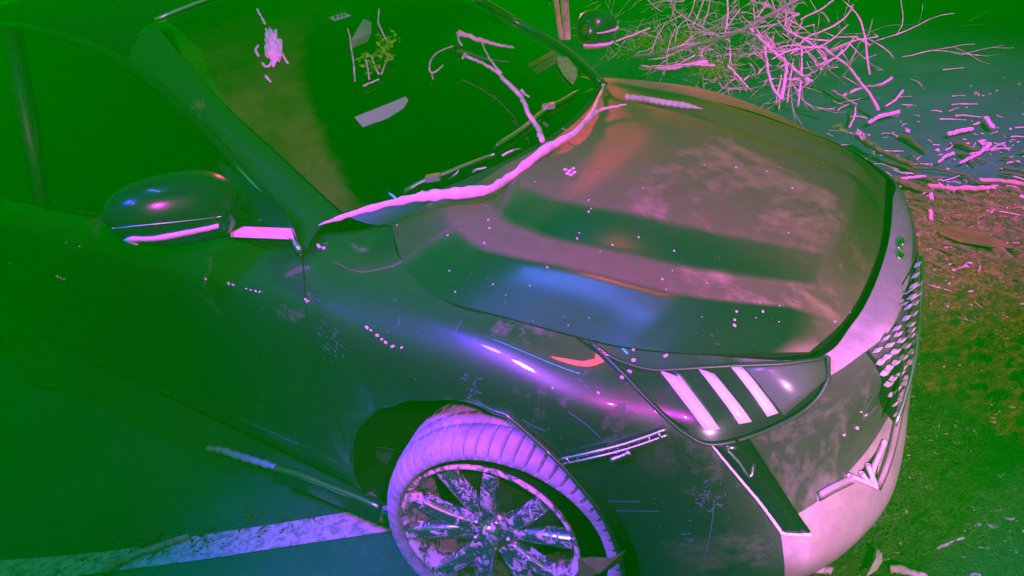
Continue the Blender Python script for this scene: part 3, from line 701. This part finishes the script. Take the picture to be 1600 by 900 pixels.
for i in range(NS):
    for j in range(m_-1):
        k = i*(m_-1)+j
        if j in (8, 12, 16) or (i % 8 in (0,) and (2 < j < 7 or 10 < j < 12 or 14 < j < 16)): tyre.data.polygons[k].material_index = 1
        elif i % 8 not in (0, 7): tyre.data.polygons[k].use_smooth = True
iv = [[wp_(r, 2*math.pi*i/72, o, tc) for r, o in ((.262, -.015), (.272, -.03), (.30, -.06), (.305, -.12), (.30, -.19), (.25, -.22))] for i in range(73)]
fix(mesh('tyre_inside', *gmesh(iv), M['innerrubber'], wheel))
lv = [[wp_(r, 2*math.pi*i/96, o) for r, o in ((.236, -.006), (.240, .004), (.230, .006), (.222, -.004), (.214, -.03), (.208, -.12), (.205, -.2))] for i in range(97)]
fix(mesh('rim', *gmesh(lv), M['lip'], wheel))
lv = [[wp_(r, 2*math.pi*i/96, o) for r, o in ((.236, -.006), (.235, -.03), (.222, -.05), (.22, -.2))] for i in range(97)]
fix(mesh('rim_barrel', *gmesh(lv), M['gap'], wheel))
bk = [[wp_(r, 2*math.pi*i/48, -.15) for r in (.001, .12, .215)] for i in range(49)]
mesh('brake_dish', *gmesh(bk), M['gap'], wheel)
bk = [[wp_(r, 2*math.pi*i/48, o) for r, o in ((.001, -.11), (.15, -.11), (.155, -.125))] for i in range(49)]
mesh('brake_disc', *gmesh(bk), mat('brake_disc', (.06, .06, .06), .5, .8), wheel)
for k in range(10):
    a0 = 2*math.pi*(k//2)/5+(.17 if k % 2 else -.17)+.25; a1 = 2*math.pi*(k//2)/5+(.30 if k % 2 else -.30)+.25
    rows = []
    for i in range(9):
        t = i/8; r = .045+.180*t; a = a0*(1-t)+a1*t if t > .0 else a0; w_ = .015+.006*(1-t)+.005*t*t
        o = .006-.030*math.sin(t*math.pi)*0-.022*(1-t)**2-.0*t
        da = w_/r
        rows.append([wp_(r, a-da, o-.035), wp_(r, a-da*.9, o-.004), wp_(r, a-da*.4, o), wp_(r, a+da*.4, o), wp_(r, a+da*.9, o-.004), wp_(r, a+da, o-.035)])
    fix(mesh('spoke', *gmesh(rows), M['rim'], wheel))
hb = [[wp_(r, 2*math.pi*i/40, o) for r, o in ((.001, .0), (.026, -.002), (.030, -.010), (.034, -.016), (.06, -.022), (.066, -.05))] for i in range(41)]
fix(mesh('wheel_hub', *gmesh(hb), M['rim'], wheel))
for k in range(5):
    a = 2*math.pi*k/5+.25+math.pi/5
    mesh('lug_nut', *tubev([wp_(.048, a, -.03), wp_(.048, a, -.012)], .008, 6), M['satin'], wheel)

# ------------------------------------------------------------------ branches
def clr(pts, n=14): return rs([V(p) for p in pts], n)
def knob(pts, m, r, name, label, cat, group=None, jit=.25, sd=0, parent=None, n=None, seg=7):
    q = clr(pts, n or max(8, len(pts)*5)); rng = random.Random(sd+11)
    for i, p in enumerate(q):
        if 0 < i < len(q)-1: p += V((rng.uniform(-1, 1), rng.uniform(-1, 1), rng.uniform(-1, 1)))*(max(r) if isinstance(r, (list, tuple)) else r)*.25
    o = mesh(name, *tubev(q, r, seg, jit, sd), m, parent)
    if label: tag(o, label, cat, group)
    return o
both = BVHTree.FromPolygons(*join([(hv[:b0], hf[:90*90]), (wv, wf), gmesh(cw), (vs, [tuple(f) for f in keep])]))
mb_ = empty('fallen_branch', on(both, 760, 295)); tag(mb_, 'long pale barkless branch lying along the base of the windshield across the hood', 'branch')
mb_.location = (0, 0, 0)
A = [(498, 352), (540, 337), (590, 322), (640, 311), (690, 304), (745, 299), (765, 296), (800, 276), (850, 246), (900, 219), (925, 192), (938, 160), (944, 146)]
rad = [.0015, .007, .0085, .011, .015, .015, .010, .011, .013, .0085, .010, .006, .006]
pa = [on(both, u, w, .02) for u, w in A]
for i_, z_ in enumerate((1.03, 1.045, 1.055, 1.06, 1.06, 1.06, 1.055, 1.045)): pa[i_] = at(*A[i_], Z=z_)
q = []; rr = []
for i in range(len(pa)-1):
    for k in range(5): q.append(pa[i].lerp(pa[i+1], k/5)); rr.append(rad[i]*(1-k/5)+rad[i+1]*k/5)
q.append(pa[-1]); rr.append(rad[-1])
q = [q[0]]+[(q[i-1]+q[i]*2+q[i+1])/4 for i in range(1, len(q)-1)]+[q[-1]]
rng0 = random.Random(9)
mesh('main_stem', *tubev([p+V((0, rng0.gauss(0, .0009), rng0.gauss(0, .0008))) for p in q], [r*(1+.35*max(0, math.sin(i*1.9)*math.sin(i*.53))) for i, r in enumerate(rr)], 9, .22, 5), M['pale'], mb_)
def sub(px, r, off=.02, sd=0, m='pale'):
    p = [on(both, u, w, off) for u, w in px]
    knob(p, M[m], r, 'side_twig', None, None, None, .3, sd, mb_)
sub([(944, 146), (935, 128), (920, 108), (905, 96)], [.007, .004], .03, 1)
sub([(925, 192), (945, 180), (980, 173)], [.006, .003], .02, 2)
sub([(852, 240), (835, 215), (822, 195), (812, 172), (798, 155), (778, 135)], [.009, .007], .04, 3)
sub([(778, 135), (758, 122), (740, 113), (724, 106)], [.006, .005], .045, 4)
sub([(778, 135), (762, 115), (752, 97), (747, 84)], [.004, .002], .05, 5)
sub([(808, 166), (813, 172), (820, 176)], [.005, .003], .06, 6); sub([(723, 104), (719, 112)], [.005, .004], .05, 7)
sub([(690, 293), (710, 290), (716, 280)], [.003, .002], .04, 8); sub([(740, 285), (755, 283), (770, 280)], [.004, .002], .04, 9)
sub([(790, 258), (805, 250), (812, 245)], [.003, .002], .03, 10); sub([(660, 310), (672, 314), (685, 313)], [.009, .007], .03, 11)
sub([(880, 211), (890, 214), (902, 210)], [.003, .002], .02, 12, 'grey')
def wsbr(px, r, label, m='pale', off=.03, sd=0, extra=()):
    e = empty('broken_stick'); tag(e, label, 'stick')
    knob([on(ws_bvh, u, w, off) for u, w in px], M[m], r, 'stem', None, None, None, .3, sd, e)
    for k, (p2, r2) in enumerate(extra): knob([on(ws_bvh, u, w, off) for u, w in p2], M[m], r2, 'side_twig', None, None, None, .3, sd+k+1, e)
wsbr([(712, 66), (722, 66), (745, 74), (770, 81), (799, 86)], [.010, .004], 'short pale forked stick lying high on the windshield above the long branch', extra=[([(715, 60), (713, 72), (719, 83)], [.005, .004])])
wsbr([(706, 80), (690, 86), (675, 97), (670, 112), (673, 122), (683, 118), (691, 110)], [.003, .003], 'thin hooked twig on the windshield left of the forked stick', 'twig', .02, 20, [([(674, 125), (676, 132)], [.003, .002])])
# leaves reflected in the glass, modelled as a sprig set on it
def leafset(pts, n, size, seed, ctr_off=.02, spread=.03):
    rng = random.Random(seed); out = []
    for k in range(n):
        p = V(rng.choice(pts))+V((rng.gauss(0, spread), rng.gauss(0, spread), abs(rng.gauss(0, spread*.5))+ctr_off))
        d = V((rng.uniform(-1, 1), rng.uniform(-1, 1), rng.uniform(-.4, .8))).normalized(); s = d.cross(V((rng.uniform(-1, 1), rng.uniform(-1, 1), 1))).normalized(); up = d.cross(s)
        L = size*rng.uniform(.5, 1.2); w_ = L*.3
        out.append(([p, p+d*L*.4+s*w_+up*L*.08, p+d*L, p+d*L*.4-s*w_+up*L*.08, p+d*L*.45-up*L*.05], [(0, 1, 4), (1, 2, 4), (2, 3, 4), (3, 0, 4)]))
    return out
sprig = empty('reflected_sprig'); tag(sprig, 'small sprig of yellow green leaves modelled for a reflection in the windshield above the rear view mirror', 'sprig')
sp_lines = [[(592, 20), (590, 40), (596, 55), (602, 68), (612, 75)], [(555, 133), (553, 110), (550, 92), (546, 62), (543, 50)], [(577, 130), (574, 110), (570, 98)], [(592, 122), (585, 108), (580, 92)], [(568, 140), (580, 135), (592, 130)], [(596, 122), (602, 105), (607, 95)]]
for k, l_ in enumerate(sp_lines): knob([on(ws_bvh, u, w, .015) for u, w in l_], M['twig'], [.003, .002], 'stem', None, None, None, .5, 30+k, sprig)
pts = [on(ws_bvh, u, w) for u, w in [(600, 62), (608, 68), (614, 74), (604, 80), (600, 88), (610, 96), (606, 100), (582, 95), (582, 105), (585, 115), (570, 98), (600, 86), (560, 100)]]
o = mesh('leaves', *join(leafset(pts, 120, .024, 3, .01, .014)), M['leafy'], sprig, False); o['kind'] = 'stuff'  # leaves of the modelled reflection
# pale scrap with twigs by the near windshield edge
sc_ = empty('pale_crumpled_scrap'); tag(sc_, 'white crumpled scrap with broken twig ends stuck near the top near corner of the windshield', 'scrap')
cv = on(ws_bvh, 428, 75, .01); bm = bmesh.new(); bmesh.ops.create_icosphere(bm, subdivisions=4, radius=1)
exu = (on(ws_bvh, 440, 75)-on(ws_bvh, 416, 75))/2; exw = (on(ws_bvh, 432, 98)-on(ws_bvh, 428, 52))/2
vv = []
for v in bm.verts:
    k = 1+.55*noise.noise(v.co*2.3)+.25*noise.noise(v.co*6); vv.append(cv+exu*v.co.x*k+exw*v.co.y*k+V((.4, -.3, .85))*v.co.z*.018*k)
mesh('scrap', vv, [tuple(v.index for v in f.verts) for f in bm.faces], M['white'], sc_); bm.free()
for k, l_ in enumerate([[(403, 19), (408, 29)], [(410, 32), (415, 42)], [(417, 50), (420, 62)], [(405, 75), (401, 84), (406, 92)], [(441, 86), (446, 96), (451, 103)], [(411, 102), (416, 108), (422, 107), (426, 100)], [(416, 122), (424, 132)]]):
    knob([on(ws_bvh, u, w, .012) for u, w in l_], M['white'], .004, 'twig_end', None, None, None, .4, 60+k, sc_, n=6)
lf = [(870, 92), (885, 92), (900, 112), (901, 122), (894, 135), (880, 120), (870, 104)]
q = [on(ws_bvh, u, w, .006) for u, w in lf]  # reflection of the pillar trim, modelled as a thin red piece
o = mesh('red_reflection', [*q, *[p+V((.002, 0, .003)) for p in q]], [tuple(range(7)), tuple(range(13, 6, -1))]+[(i, (i+1) % 7, 7+(i+1) % 7, 7+i) for i in range(7)], M['rust'], None, False); tag(o, 'pointed reddish reflection modelled as a thin piece on the far corner of the windshield', 'leaf')
# ridged bark piece on the far edge of the hood
c_ = [on(hood_bvh, u, w, .012) for u, w in [(976, 157), (1005, 160), (1040, 166), (1075, 171), (1098, 176)]]
q = rs(c_, 60); o = mesh('ridged_bark_strip', *tubev(q, [(.014+.002*math.sin(i*1.3))*min(1, (61-i)/14) for i in range(61)], 10, .05, 4, .7), M['leafpale']); tag(o, 'pale ridged strip of bark lying on the far rear corner of the hood', 'bark')
# crumbs on hood
def crumb(u, w, s, name, label, cat, bvh_, m='pale', grp=None, flat=.5, sd=0):
    c = on(bvh_, u, w, s*.35); bm = bmesh.new(); bmesh.ops.create_icosphere(bm, subdivisions=2, radius=s)
    vv = [c+V((v.co.x, v.co.y, v.co.z*flat))*(1+.7*noise.noise(v.co*1.3/s+V((sd, 0, 0)))) for v in bm.verts]
    o = mesh(name, vv, [tuple(v.index for v in f.verts) for f in bm.faces], M[m]); bm.free(); 
    if label: tag(o, label, cat, grp)
    return o
cl = empty('crumb_cluster'); tag(cl, 'cluster of pale bark crumbs on the rear middle of the hood', 'debris')
for k, (u, w) in enumerate([(884, 266), (890, 268), (896, 264), (898, 270), (887, 272), (893, 274)]):
    o = crumb(u, w, .006, 'crumb', None, None, hood_bvh, sd=k); o.parent = cl
hd = []
rng = random.Random(5)
for (u, w) in [(902, 373), (920, 331), (855, 418), (957, 383), (998, 371), (1150, 262), (1238, 294), (1147, 508), (1151, 487), (1148, 500), (1192, 487), (1035, 437), (763, 344), (757, 380), (765, 357), (700, 368), (621, 352)]+[(rng.uniform(700, 1350), rng.uniform(220, 520)) for _ in range(45)]:
    p = on(hood_bvh, u, w, .001); s = rng.uniform(.0004, .0011) if len(hd) > 16 else .0014
    hd.append(boxv(p, (s*1.4, 0, 0), (0, s, s*.2), (0, 0, s)))
tag(mesh('hood_grit', *join(hd), M['pale'], None, False), 'scattered pale grit on the dusty hood', 'grit', None, 'stuff')

# traced twigs of the brush pile and on the ground
def tw(px, z, r, label, m='twig', name='fallen_twig', cat='twig', grp='fallen twigs around the far side of the car', sd=0):
    zs = z if isinstance(z, (tuple, list)) else (z, z)
    p = [at(u, w, Z=zs[0]+(zs[-1]-zs[0])*i/(len(px)-1)) for i, (u, w) in enumerate(px)]
    r = [a*1.3 for a in r]
    return knob(p, M[m], r, name, label, cat, grp, .35, sd, n=max(6, 4*len(px)), seg=6)
T = [
 ([(985, 90), (1050, 79), (1106, 66), (1141, 54), (1176, 38), (1207, 21), (1242, 2), (1275, -18)], (.45, .75), [.010, .010], 'grey', 'long grey branch slanting up to the right over the brush pile'),
 ([(1136, -6), (1137, 21), (1134, 45), (1132, 56)], (.7, .55), [.006, .006], 'twig', 'upright twig crossing the top of the long grey branch'),
 ([(1139, 59), (1141, 84), (1139, 105), (1138, 115)], (.5, .3), [.004, .003], 'twig', 'thin twig hanging straight below the long grey branch'),
 ([(1136, 103), (1155, 122), (1169, 138)], (.4, .3), [.007, .005], 'twig', 'short thick twig ending at the far fender edge'),
 ([(1170, 44), (1190, 64), (1207, 80), (1232, 101), (1264, 127)], (.5, .3), [.010, .009], 'pale', 'thick bright peeled branch falling right from the grey branch'),
 ([(1195, 73), (1199, 108), (1207, 136), (1221, 155)], (.45, .3), [.008, .007], 'pale', 'bent bright stick left leg of the V shape behind the fender'),
 ([(1221, 155), (1225, 133), (1229, 103)], (.3, .4), [.007, .008], 'pale', 'bright stick right leg of the V shape behind the fender'),
 ([(1253, 76), (1252, 115), (1247, 166)], (.45, .2), [.006, .004], 'twig', 'tall upright pale twig right of the V shape'),
 ([(1240, 92), (1235, 122), (1230, 160)], (.4, .2), [.004, .004], 'twig', 'thin upright twig between the V shape and the tall twig'),
 ([(1216, 12), (1215, 31), (1232, 49), (1260, 60), (1298, 64)], (.6, .4), [.004, .004], 'twig', 'curved twig arching around the top right of the pile'),
 ([(1333, 7), (1325, 22), (1307, 38), (1282, 50), (1262, 58), (1235, 85)], (.4, .35), [.006, .004], 'twig', 'long pale wavy twig sweeping down left from the top right'),
 ([(1325, 38), (1297, 64), (1267, 78), (1240, 87)], (.35, .3), [.004, .004], 'twig', 'slim twig under the long wavy twig'),
 ([(1308, -5), (1284, 14), (1262, 24), (1251, 31)], (.5, .45), [.006, .004], 'twig', 'pale twig running off the top edge at the right of the pile'),
 ([(1272, 17), (1286, 21), (1295, 33)], (.4, .4), [.006, .004], 'pale', 'short curved bright twig hooked downwards'),
 ([(1284, 73), (1302, 87), (1326, 105), (1344, 129), (1361, 150), (1372, 172)], (.3, .05), [.008, .007], 'twig', 'long knotty stick reaching out to the lower right onto the road'),
 ([(1394, 121), (1375, 133), (1347, 137), (1316, 150)], (.15, .05), [.006, .008], 'pale', 'bright stick crossing the long knotty stick near its end'),
 ([(1087, -4), (1078, 24), (1060, 42), (1055, 66)], (.6, .4), [.004, .003], 'twig', 'slim twig at the top middle of the brush pile'),
 ([(1110, -4), (1106, 18), (1099, 38)], (.6, .5), [.004, .003], 'twig', 'right one of two parallel slim twigs at the top edge'),
 ([(1101, -4), (1088, 30), (1078, 49)], (.6, .45), [.004, .004], 'twig', 'left one of two parallel slim twigs at the top edge'),
 ([(1056, -2), (1052, 18), (1047, 33)], (.5, .4), [.005, .005], 'twig', 'short stout twig at the top edge left of the slim pair'),
 ([(1015, 44), (990, 54), (962, 65)], (.5, .5), [.006, .005], 'pale', 'bright twig end right beside the far door mirror'),
 ([(1157, 14), (1144, 31), (1134, 45)], (.5, .45), [.004, .004], 'twig', 'short twig slanting onto the grey branch from above'),
 ([(1200, -4), (1192, 14), (1183, 28)], (.6, .5), [.005, .004], 'twig', 'short twig just above the grey branch at the top edge'),
 ([(1162, 126), (1172, 115), (1176, 103)], (.3, .35), [.004, .003], 'twig', 'tiny forked twig by the middle of the far fender'),
 ([(1106, 97), (1067, 103), (1036, 107), (1000, 104)], (.4, .4), [.011, .008], 'pale', 'thick bright stick lying along the far fender edge'),
 ([(1300, 141), (1318, 152), (1338, 163)], (.05, .03), [.004, .004], 'twig', 'slim twig on the road left of the knotty stick end'),
 ([(1411, 141), (1400, 155), (1384, 166)], (.04, .04), [.006, .004], 'pale', 'pale twig beyond the knotty stick pointing up right'),
 ([(1405, 175), (1375, 182), (1357, 192)], (.03, .03), [.010, .008], 'pale', 'thick short pale stick right of the yellow moss'),
 ([(1337, 167), (1335, 182), (1327, 199)], (.05, .03), [.005, .004], 'twig', 'curved twig above the yellow moss'),
 ([(1547, 17), (1532, 25), (1515, 32)], (.02, .02), [.012, .006], 'pale', 'bright club shaped stick at the top right of the road'),
 ([(1541, 37), (1520, 39), (1500, 41)], (.015, .015), [.006, .005], 'grey', 'dull grey stick just below the club shaped stick'),
 ([(1520, 201), (1500, 205), (1480, 210)], (.02, .02), [.009, .009], 'pale', 'straight pale stick on the road left of the short chunk'),
 ([(1540, 184), (1545, 192), (1551, 200)], (.03, .02), [.011, .010], 'pale', 'short pale chunk of stick casting a dark shadow on the road'),
 ([(1547, 225), (1535, 236), (1520, 245), (1499, 255)], (.03, .02), [.008, .005], 'pale', 'smooth curved white stick at the right of the road'),
 ([(1491, 239), (1480, 243), (1466, 254)], (.03, .02), [.006, .005], 'pale', 'bent pale twig left of the smooth curved white stick'),
 ([(1340, 212), (1358, 226), (1390, 243), (1425, 258)], (.06, .03), [.014, .012], 'dark', 'dark mossy branch running right from the front fender'),
 ([(1407, 280), (1430, 277), (1447, 276)], (.02, .02), [.006, .006], 'twig', 'pale twig just in front of the car nose'),
 ([(1450, 291), (1475, 294), (1510, 295), (1555, 293)], (.02, .02), [.011, .010], 'rust', 'reddish half rotten stick lying right of the car nose'),
 ([(1530, 281), (1560, 283), (1610, 291)], (.02, .02), [.009, .011], 'rust', 'pinkish stick running off the right edge of the picture'),
 ([(1455, 303), (1455, 312)], (.02, .02), [.007, .007], 'pale', 'tiny upright pale stub below the reddish stick'),
 ([(1454, 329), (1455, 343)], (.02, .02), [.007, .006], 'pale', 'second tiny pale stub farther below the reddish stick'),
 ([(1460, 859), (1485, 848), (1508, 840)], (.02, .02), [.004, .003], 'pale', 'thin pale straw on the grass at the lower right'),
 ([(1391, 889), (1420, 893), (1448, 902)], (.03, .03), [.009, .007], 'pale', 'pale strip of wood at the bottom edge of the picture'),
 ([(1250, 893), (1275, 888), (1300, 893)], (.03, .03), [.010, .008], 'pale', 'pale broken splinter at the bottom edge under the bumper'),
]
for k, (px, z, r, m, lab) in enumerate(T):
    nm = 'fallen_branch' if 'branch' in lab else 'fallen_twig'
    tw(px, z, r, lab, m, nm, 'branch' if 'branch' in lab else 'twig', sd=k)
# random fine brushwood filling the pile
rng = random.Random(21); bw = []
for k in range(120):
    u = rng.gauss(1100, 110) if k < 300 else rng.uniform(960, 1420); w = rng.uniform(-20, 150)
    if w > 92+(u-980)*.16+max(0, u-1200)*.25: continue
    p = at(u, w, Z=rng.uniform(.05, .5)); L = rng.uniform(.03, .16); d = V((rng.gauss(0, 1), rng.gauss(0, 1), rng.gauss(0, .9))).normalized()
    s = V((rng.gauss(0, 1), rng.gauss(0, 1), rng.gauss(0, 1)))*L*.12
    bw.append(tubev([p-d*L, p-d*L*.3+s, p+d*L*.4-s*.5, p+d*L], [rng.uniform(.0025, .005), .002], 5, .3, k))
for k in range(95):
    u = rng.gauss(1140, 145); w = rng.uniform(-10, 95)+max(0, (u-1000)*.12)
    if w > 88+(u-980)*.18+max(0, u-1200)*.2 or u < 940: continue
    p = at(u, w, Z=rng.uniform(.1, .5)); d = V((rng.gauss(0, 1), rng.gauss(0, 1), rng.gauss(0, .7))).normalized(); r0 = rng.uniform(.0025, .009)
    def grow(p, d, r, n, dep):
        pts_ = [p.copy()]
        for i in range(n):
            d = (d+V((rng.gauss(0, .13), rng.gauss(0, .13), rng.gauss(0, .11)))).normalized(); p = p+d*.062; p.z = max(.01, p.z); pts_.append(p.copy())
            if dep and rng.random() < .38: grow(p.copy(), (d+V((rng.gauss(0, .9), rng.gauss(0, .9), rng.gauss(0, .7)))).normalized(), r*.6, rng.randint(2, 4), dep-1)
        bw.append(tubev(pts_, [r, r*.45], 5, .3, k))
    grow(p, d, r0, rng.randint(5, 10), 2)
tag(mesh('brushwood', *join(bw), M['twig']), 'dense tangle of fine pale broken twigs behind the far fender', 'brushwood', None, 'stuff')
pts = [at(u, w, Z=.3) for u, w in [(1010, 66), (1022, 60), (1035, 62), (1050, 72), (1068, 60), (1085, 64), (1098, 84), (1060, 85), (1030, 90), (1110, 108), (1122, 112), (1130, 118), (1112, 118), (1040, 74), (1000, 75), (985, 84)]]
tag(mesh('moss_leaves', *join(leafset(pts, 1700, .024, 8, 0, .085)), M['leafy'], None, False), 'yellow green leaves and moss among the brushwood behind the car', 'leaves', None, 'stuff')
for u, w, n_, lab in ((1308, 197, 40, 'small tuft of yellow moss against the front of the far fender'), (1343, 210, 70, 'yellow and pale lichen tuft on the dark mossy branch')):
    tag(mesh('moss_tuft', *join(leafset([at(u, w, Z=.12), at(u+8, w+6, Z=.1)], n_, .02, u, 0, .012)), M['leafy'] if u < 1320 else M['leafpale'], None, False), lab, 'moss')
gt = []; rng = random.Random(77)
for k in range(330):
    u, w = rng.uniform(1280, 1640), rng.uniform(90, 520)
    if w < 60+(u-1250)*.35 and rng.random() < .8 or (u < 1440 and w > 150+(u-1200)*.7): continue
    if rng.random() > math.exp(-abs(w-290)/110): continue
    p = at(u, w, Z=.008); L = rng.uniform(.012, .06)*min(2, rng.paretovariate(2.5)); a = rng.gauss(.1, .9); d = V((math.cos(a)*.8+.3, math.sin(a), rng.gauss(0, .06))).normalized(); r = rng.uniform(.0015, .005)
    s_ = V((rng.gauss(0, 1), rng.gauss(0, 1), abs(rng.gauss(0, .4))))*L*.15
    gt.append(tubev([p-d*L, p-d*L*.3+s_, p+d*L*.4+s_*.4, p+d*L], [r, r*.5], 5, .4, k))
    if rng.random() < .4: e_ = (d+V((rng.gauss(0, .8), rng.gauss(0, .8), .2))).normalized(); gt.append(tubev([p+d*L*.3, p+d*L*.3+e_*L*.6], [r*.7, r*.3], 5, .3, k))
tag(mesh('ground_twigs', *join(gt), M['twig'], None, False), 'small broken twigs strewn over the road and verge right of the nose', 'twigs', None, 'stuff')
gt = []
for k in range(46):
    u, w = rng.uniform(1400, 1640), rng.uniform(200, 430); p = at(u, w, Z=.012); L = rng.uniform(.06, .2); a = rng.gauss(-.15, .25); d = V((math.cos(a)*.8, math.sin(a)-.35, 0)).normalized(); r = rng.uniform(.006, .016)
    gt.append(tubev([p-d*L, p-d*L*.3+V((0, .01, .008)), p+d*L*.4, p+d*L], [r, r*.6], 6, .5, k))
tag(mesh('bark_pieces', *join(gt), M['dark'], None, False), 'dark rotten bark pieces and sticks lying in front of the car nose', 'bark', None, 'stuff')
# litter on road and grass
rng = random.Random(33); lt = []
def chip(p, s, h=.3):
    s *= min(3.2, rng.paretovariate(2.2))*.8; a = rng.uniform(0, 6.28); c, q_ = math.cos(a), math.sin(a); kind = rng.random()
    if kind < .3:                                                    # broken twig
        d = V((c, q_, rng.gauss(0, .2)))*s*rng.uniform(1.5, 4); b = V((-q_, c, 0))*s*rng.uniform(-.8, .8)
        return tubev([p-d, p+b+V((0, 0, s*.3)), p+d], [s*.32, s*.2], 5, .4, int(a*100))
    n_ = rng.randint(5, 7); L, w_ = s*rng.uniform(1, 2.2), s*rng.uniform(.5, 1.3); cu = rng.uniform(-.2, .9)*s
    top = []
    for i in range(n_):
        t = 2*math.pi*i/n_; rr = rng.uniform(.65, 1.15); x, y = math.cos(t)*L*rr, math.sin(t)*w_*rr
        top.append(p+V((c*x-q_*y, q_*x+c*y, s*.3+cu*(x/L)**2+rng.gauss(0, .12)*s)))
    return [*top, *[v-V((0, 0, s*h)) for v in top]], [tuple(range(n_)), tuple(range(2*n_-1, n_-1, -1))]+[(i, n_+i, n_+(i+1) % n_, (i+1) % n_) for i in range(n_)]
def drift(p, k=3.): return noise.noise((p.x*k, p.y*k, 2.2))*.5+.5+.4*noise.noise((p.x*k*3, p.y*k*3, 5))
for k in range(520):
    u, w = rng.uniform(1330, 1620), rng.uniform(120, 400)
    if u < 1385 and w > 260: continue
    if rng.random() > (w/330)**1.6+.1: continue
    p = at(u, w, Z=0)
    if drift(p, 1.5) < .42: continue
    lt.append(chip(p, rng.uniform(.003, .008)))
tag(mesh('road_litter', *join(lt), M['pale'], None, False), 'pale bark chips and leaf scraps strewn on the road beyond the nose', 'litter', None, 'stuff')
lt = []; lt2 = []
for k in range(7000):
    u, w = rng.uniform(1230, 1640), rng.uniform(280, 930)
    p = at(u, w, Z=.012); s = rng.choice((.0015, .002, .003, .004))*(1.5 if w < 450 else 1.); dr = drift(p)
    if rng.random() > (dr-.25)*1.6: continue
    (lt if rng.random() < .42 else lt2).append(chip(p, s, .3))
tag(mesh('grass_litter', *join(lt), M['twig'], None, False), 'fine pale plant scraps scattered over the grass in front', 'litter', None, 'stuff')
tag(mesh('dry_leaf_litter', *join(lt2), M['leafbrown'], None, False), 'fine brown leaf crumbs covering the grass in front', 'litter', None, 'stuff')
gb = []
for k in range(9000):
    u, w = rng.uniform(1220, 1640), rng.uniform(310, 940); p = at(u, w, Z=.008); h = rng.uniform(.006, .028); a = rng.uniform(0, 6.28); s = V((math.cos(a), math.sin(a), 0))*.0014; ln = V((rng.gauss(0, .6), rng.gauss(0, .6), 1))*h
    gb.append(([p-s, p+s, p+ln*.6+s*.6+V((ln.x, ln.y, 0))*.1, p+ln+V((ln.x, ln.y, 0))*.5], [(0, 1, 2), (0, 2, 3)]))
tag(mesh('grass', *join(gb), mat('grass_blade', (.07, .10, .03), .7), None, False), 'short sparse grass on the verge in front of the car', 'grass', None, 'stuff')
def leafobj(px, z, m, label, curl=.01):
    p = [at(u, w, Z=z) for u, w in px]; n_ = len(p); c = sum(p, V())/n_+V((0, 0, curl))
    v_ = [*p, c, *[x-V((0, 0, .003)) for x in p]]; f_ = [(i, (i+1) % n_, n_) for i in range(n_)]+[((i+1) % n_, i, n_+1+i, n_+1+(i+1) % n_) for i in range(n_)]
    return tag(mesh('leaf', v_, f_, M[m], None, False), label, 'leaf', 'loose leaves on the ground')
leafobj([(1370, 857), (1378, 864), (1379, 876), (1370, 890), (1354, 900), (1362, 884), (1364, 868)], .05, 'leafpale', 'pale curled leaf standing on the grass below the bumper corner')
leafobj([(1462, 352), (1500, 354), (1545, 366), (1578, 382), (1585, 388), (1550, 386), (1500, 378), (1468, 366)], .03, 'leafbrown', 'large flat brown leaf on the ground right of the car nose')
leafobj([(905, 868), (945, 870), (978, 860), (968, 880), (945, 900), (915, 905), (905, 890)], .20, 'leafbrown', 'brown orange leaf stuck in the gap of the front tyre') if False else None
q = [wp_(r, a, .02) for r, a in ()]
lq = [at(u, w, Y=-1.05) for u, w in [(903, 872), (930, 870), (955, 872), (978, 859), (970, 878), (948, 893), (930, 905), (905, 905)]]
tag(mesh('leaf', [*lq, sum(lq, V())/8+V((.01, -.02, 0))], [(i, (i+1) % 8, 8) for i in range(8)], M['leafbrown'], None, False), 'brown leaf stuck between the front tyre and its rim', 'leaf', 'loose leaves on the ground')
leafobj([(30, 575), (55, 585), (95, 600), (92, 606), (60, 600), (35, 588)], .03, 'leafbrown', 'long brown leaf on the road near the rear of the sill')
leafobj([(2, 512), (16, 510), (14, 530), (22, 548), (10, 545)], .03, 'leafbrown', 'narrow brown leaf at the left edge of the road')
leafobj([(1240, 905), (1300, 868), (1340, 858), (1385, 862), (1375, 890), (1330, 905)], .015, 'leafbrown', 'broad dark leaf lying under the pale curled leaf')
lt = []
for k in range(420):
    u = rng.triangular(60, 640, 240); w = np.interp(u, [60, 160, 300, 600], [868, 858, 836, 790])+rng.gauss(0, 14); lt.append(chip(at(u, w, Z=.001), rng.uniform(.0012, .0035), .4))
tag(mesh('road_edge_litter', *join(lt), M['leafbrown'], None, False), 'brown crumbs and leaf bits gathered along the painted road line', 'litter', None, 'stuff')
# twig lying on the painted line
tw([(160, 893), (200, 872), (245, 855), (295, 838)], (.012, .012), [.010, .007], 'reddish bare stick lying across the painted road line', 'rust', sd=88)
tw([(216, 852), (232, 845), (256, 824)], (.02, .02), [.010, .004], 'dark short stick beside the reddish stick on the line', 'dark', sd=89)
# ------------------------------------------------------------------ green haze, added to lift the dark tones with a colour cast
hz = mesh('added_haze', *boxv((-2, 3, .5), (13, 0, 0), (0, 14, 0), (0, 0, 1.5+.3)), None, None, False); hz['kind'] = 'stuff'
m = bpy.data.materials.new('added_haze'); m.use_nodes = True; t = m.node_tree; t.nodes.clear()
o = t.nodes.new('ShaderNodeOutputMaterial'); v = t.nodes.new('ShaderNodeVolumePrincipled'); t.links.new(v.outputs[0], o.inputs['Volume'])
v.inputs['Color'].default_value = (.0, 1, .0, 1); v.inputs['Density'].default_value = .112
hz.data.materials.append(m); tag(hz, 'thin green haze added round the car and camera for the colour cast', 'added_haze')
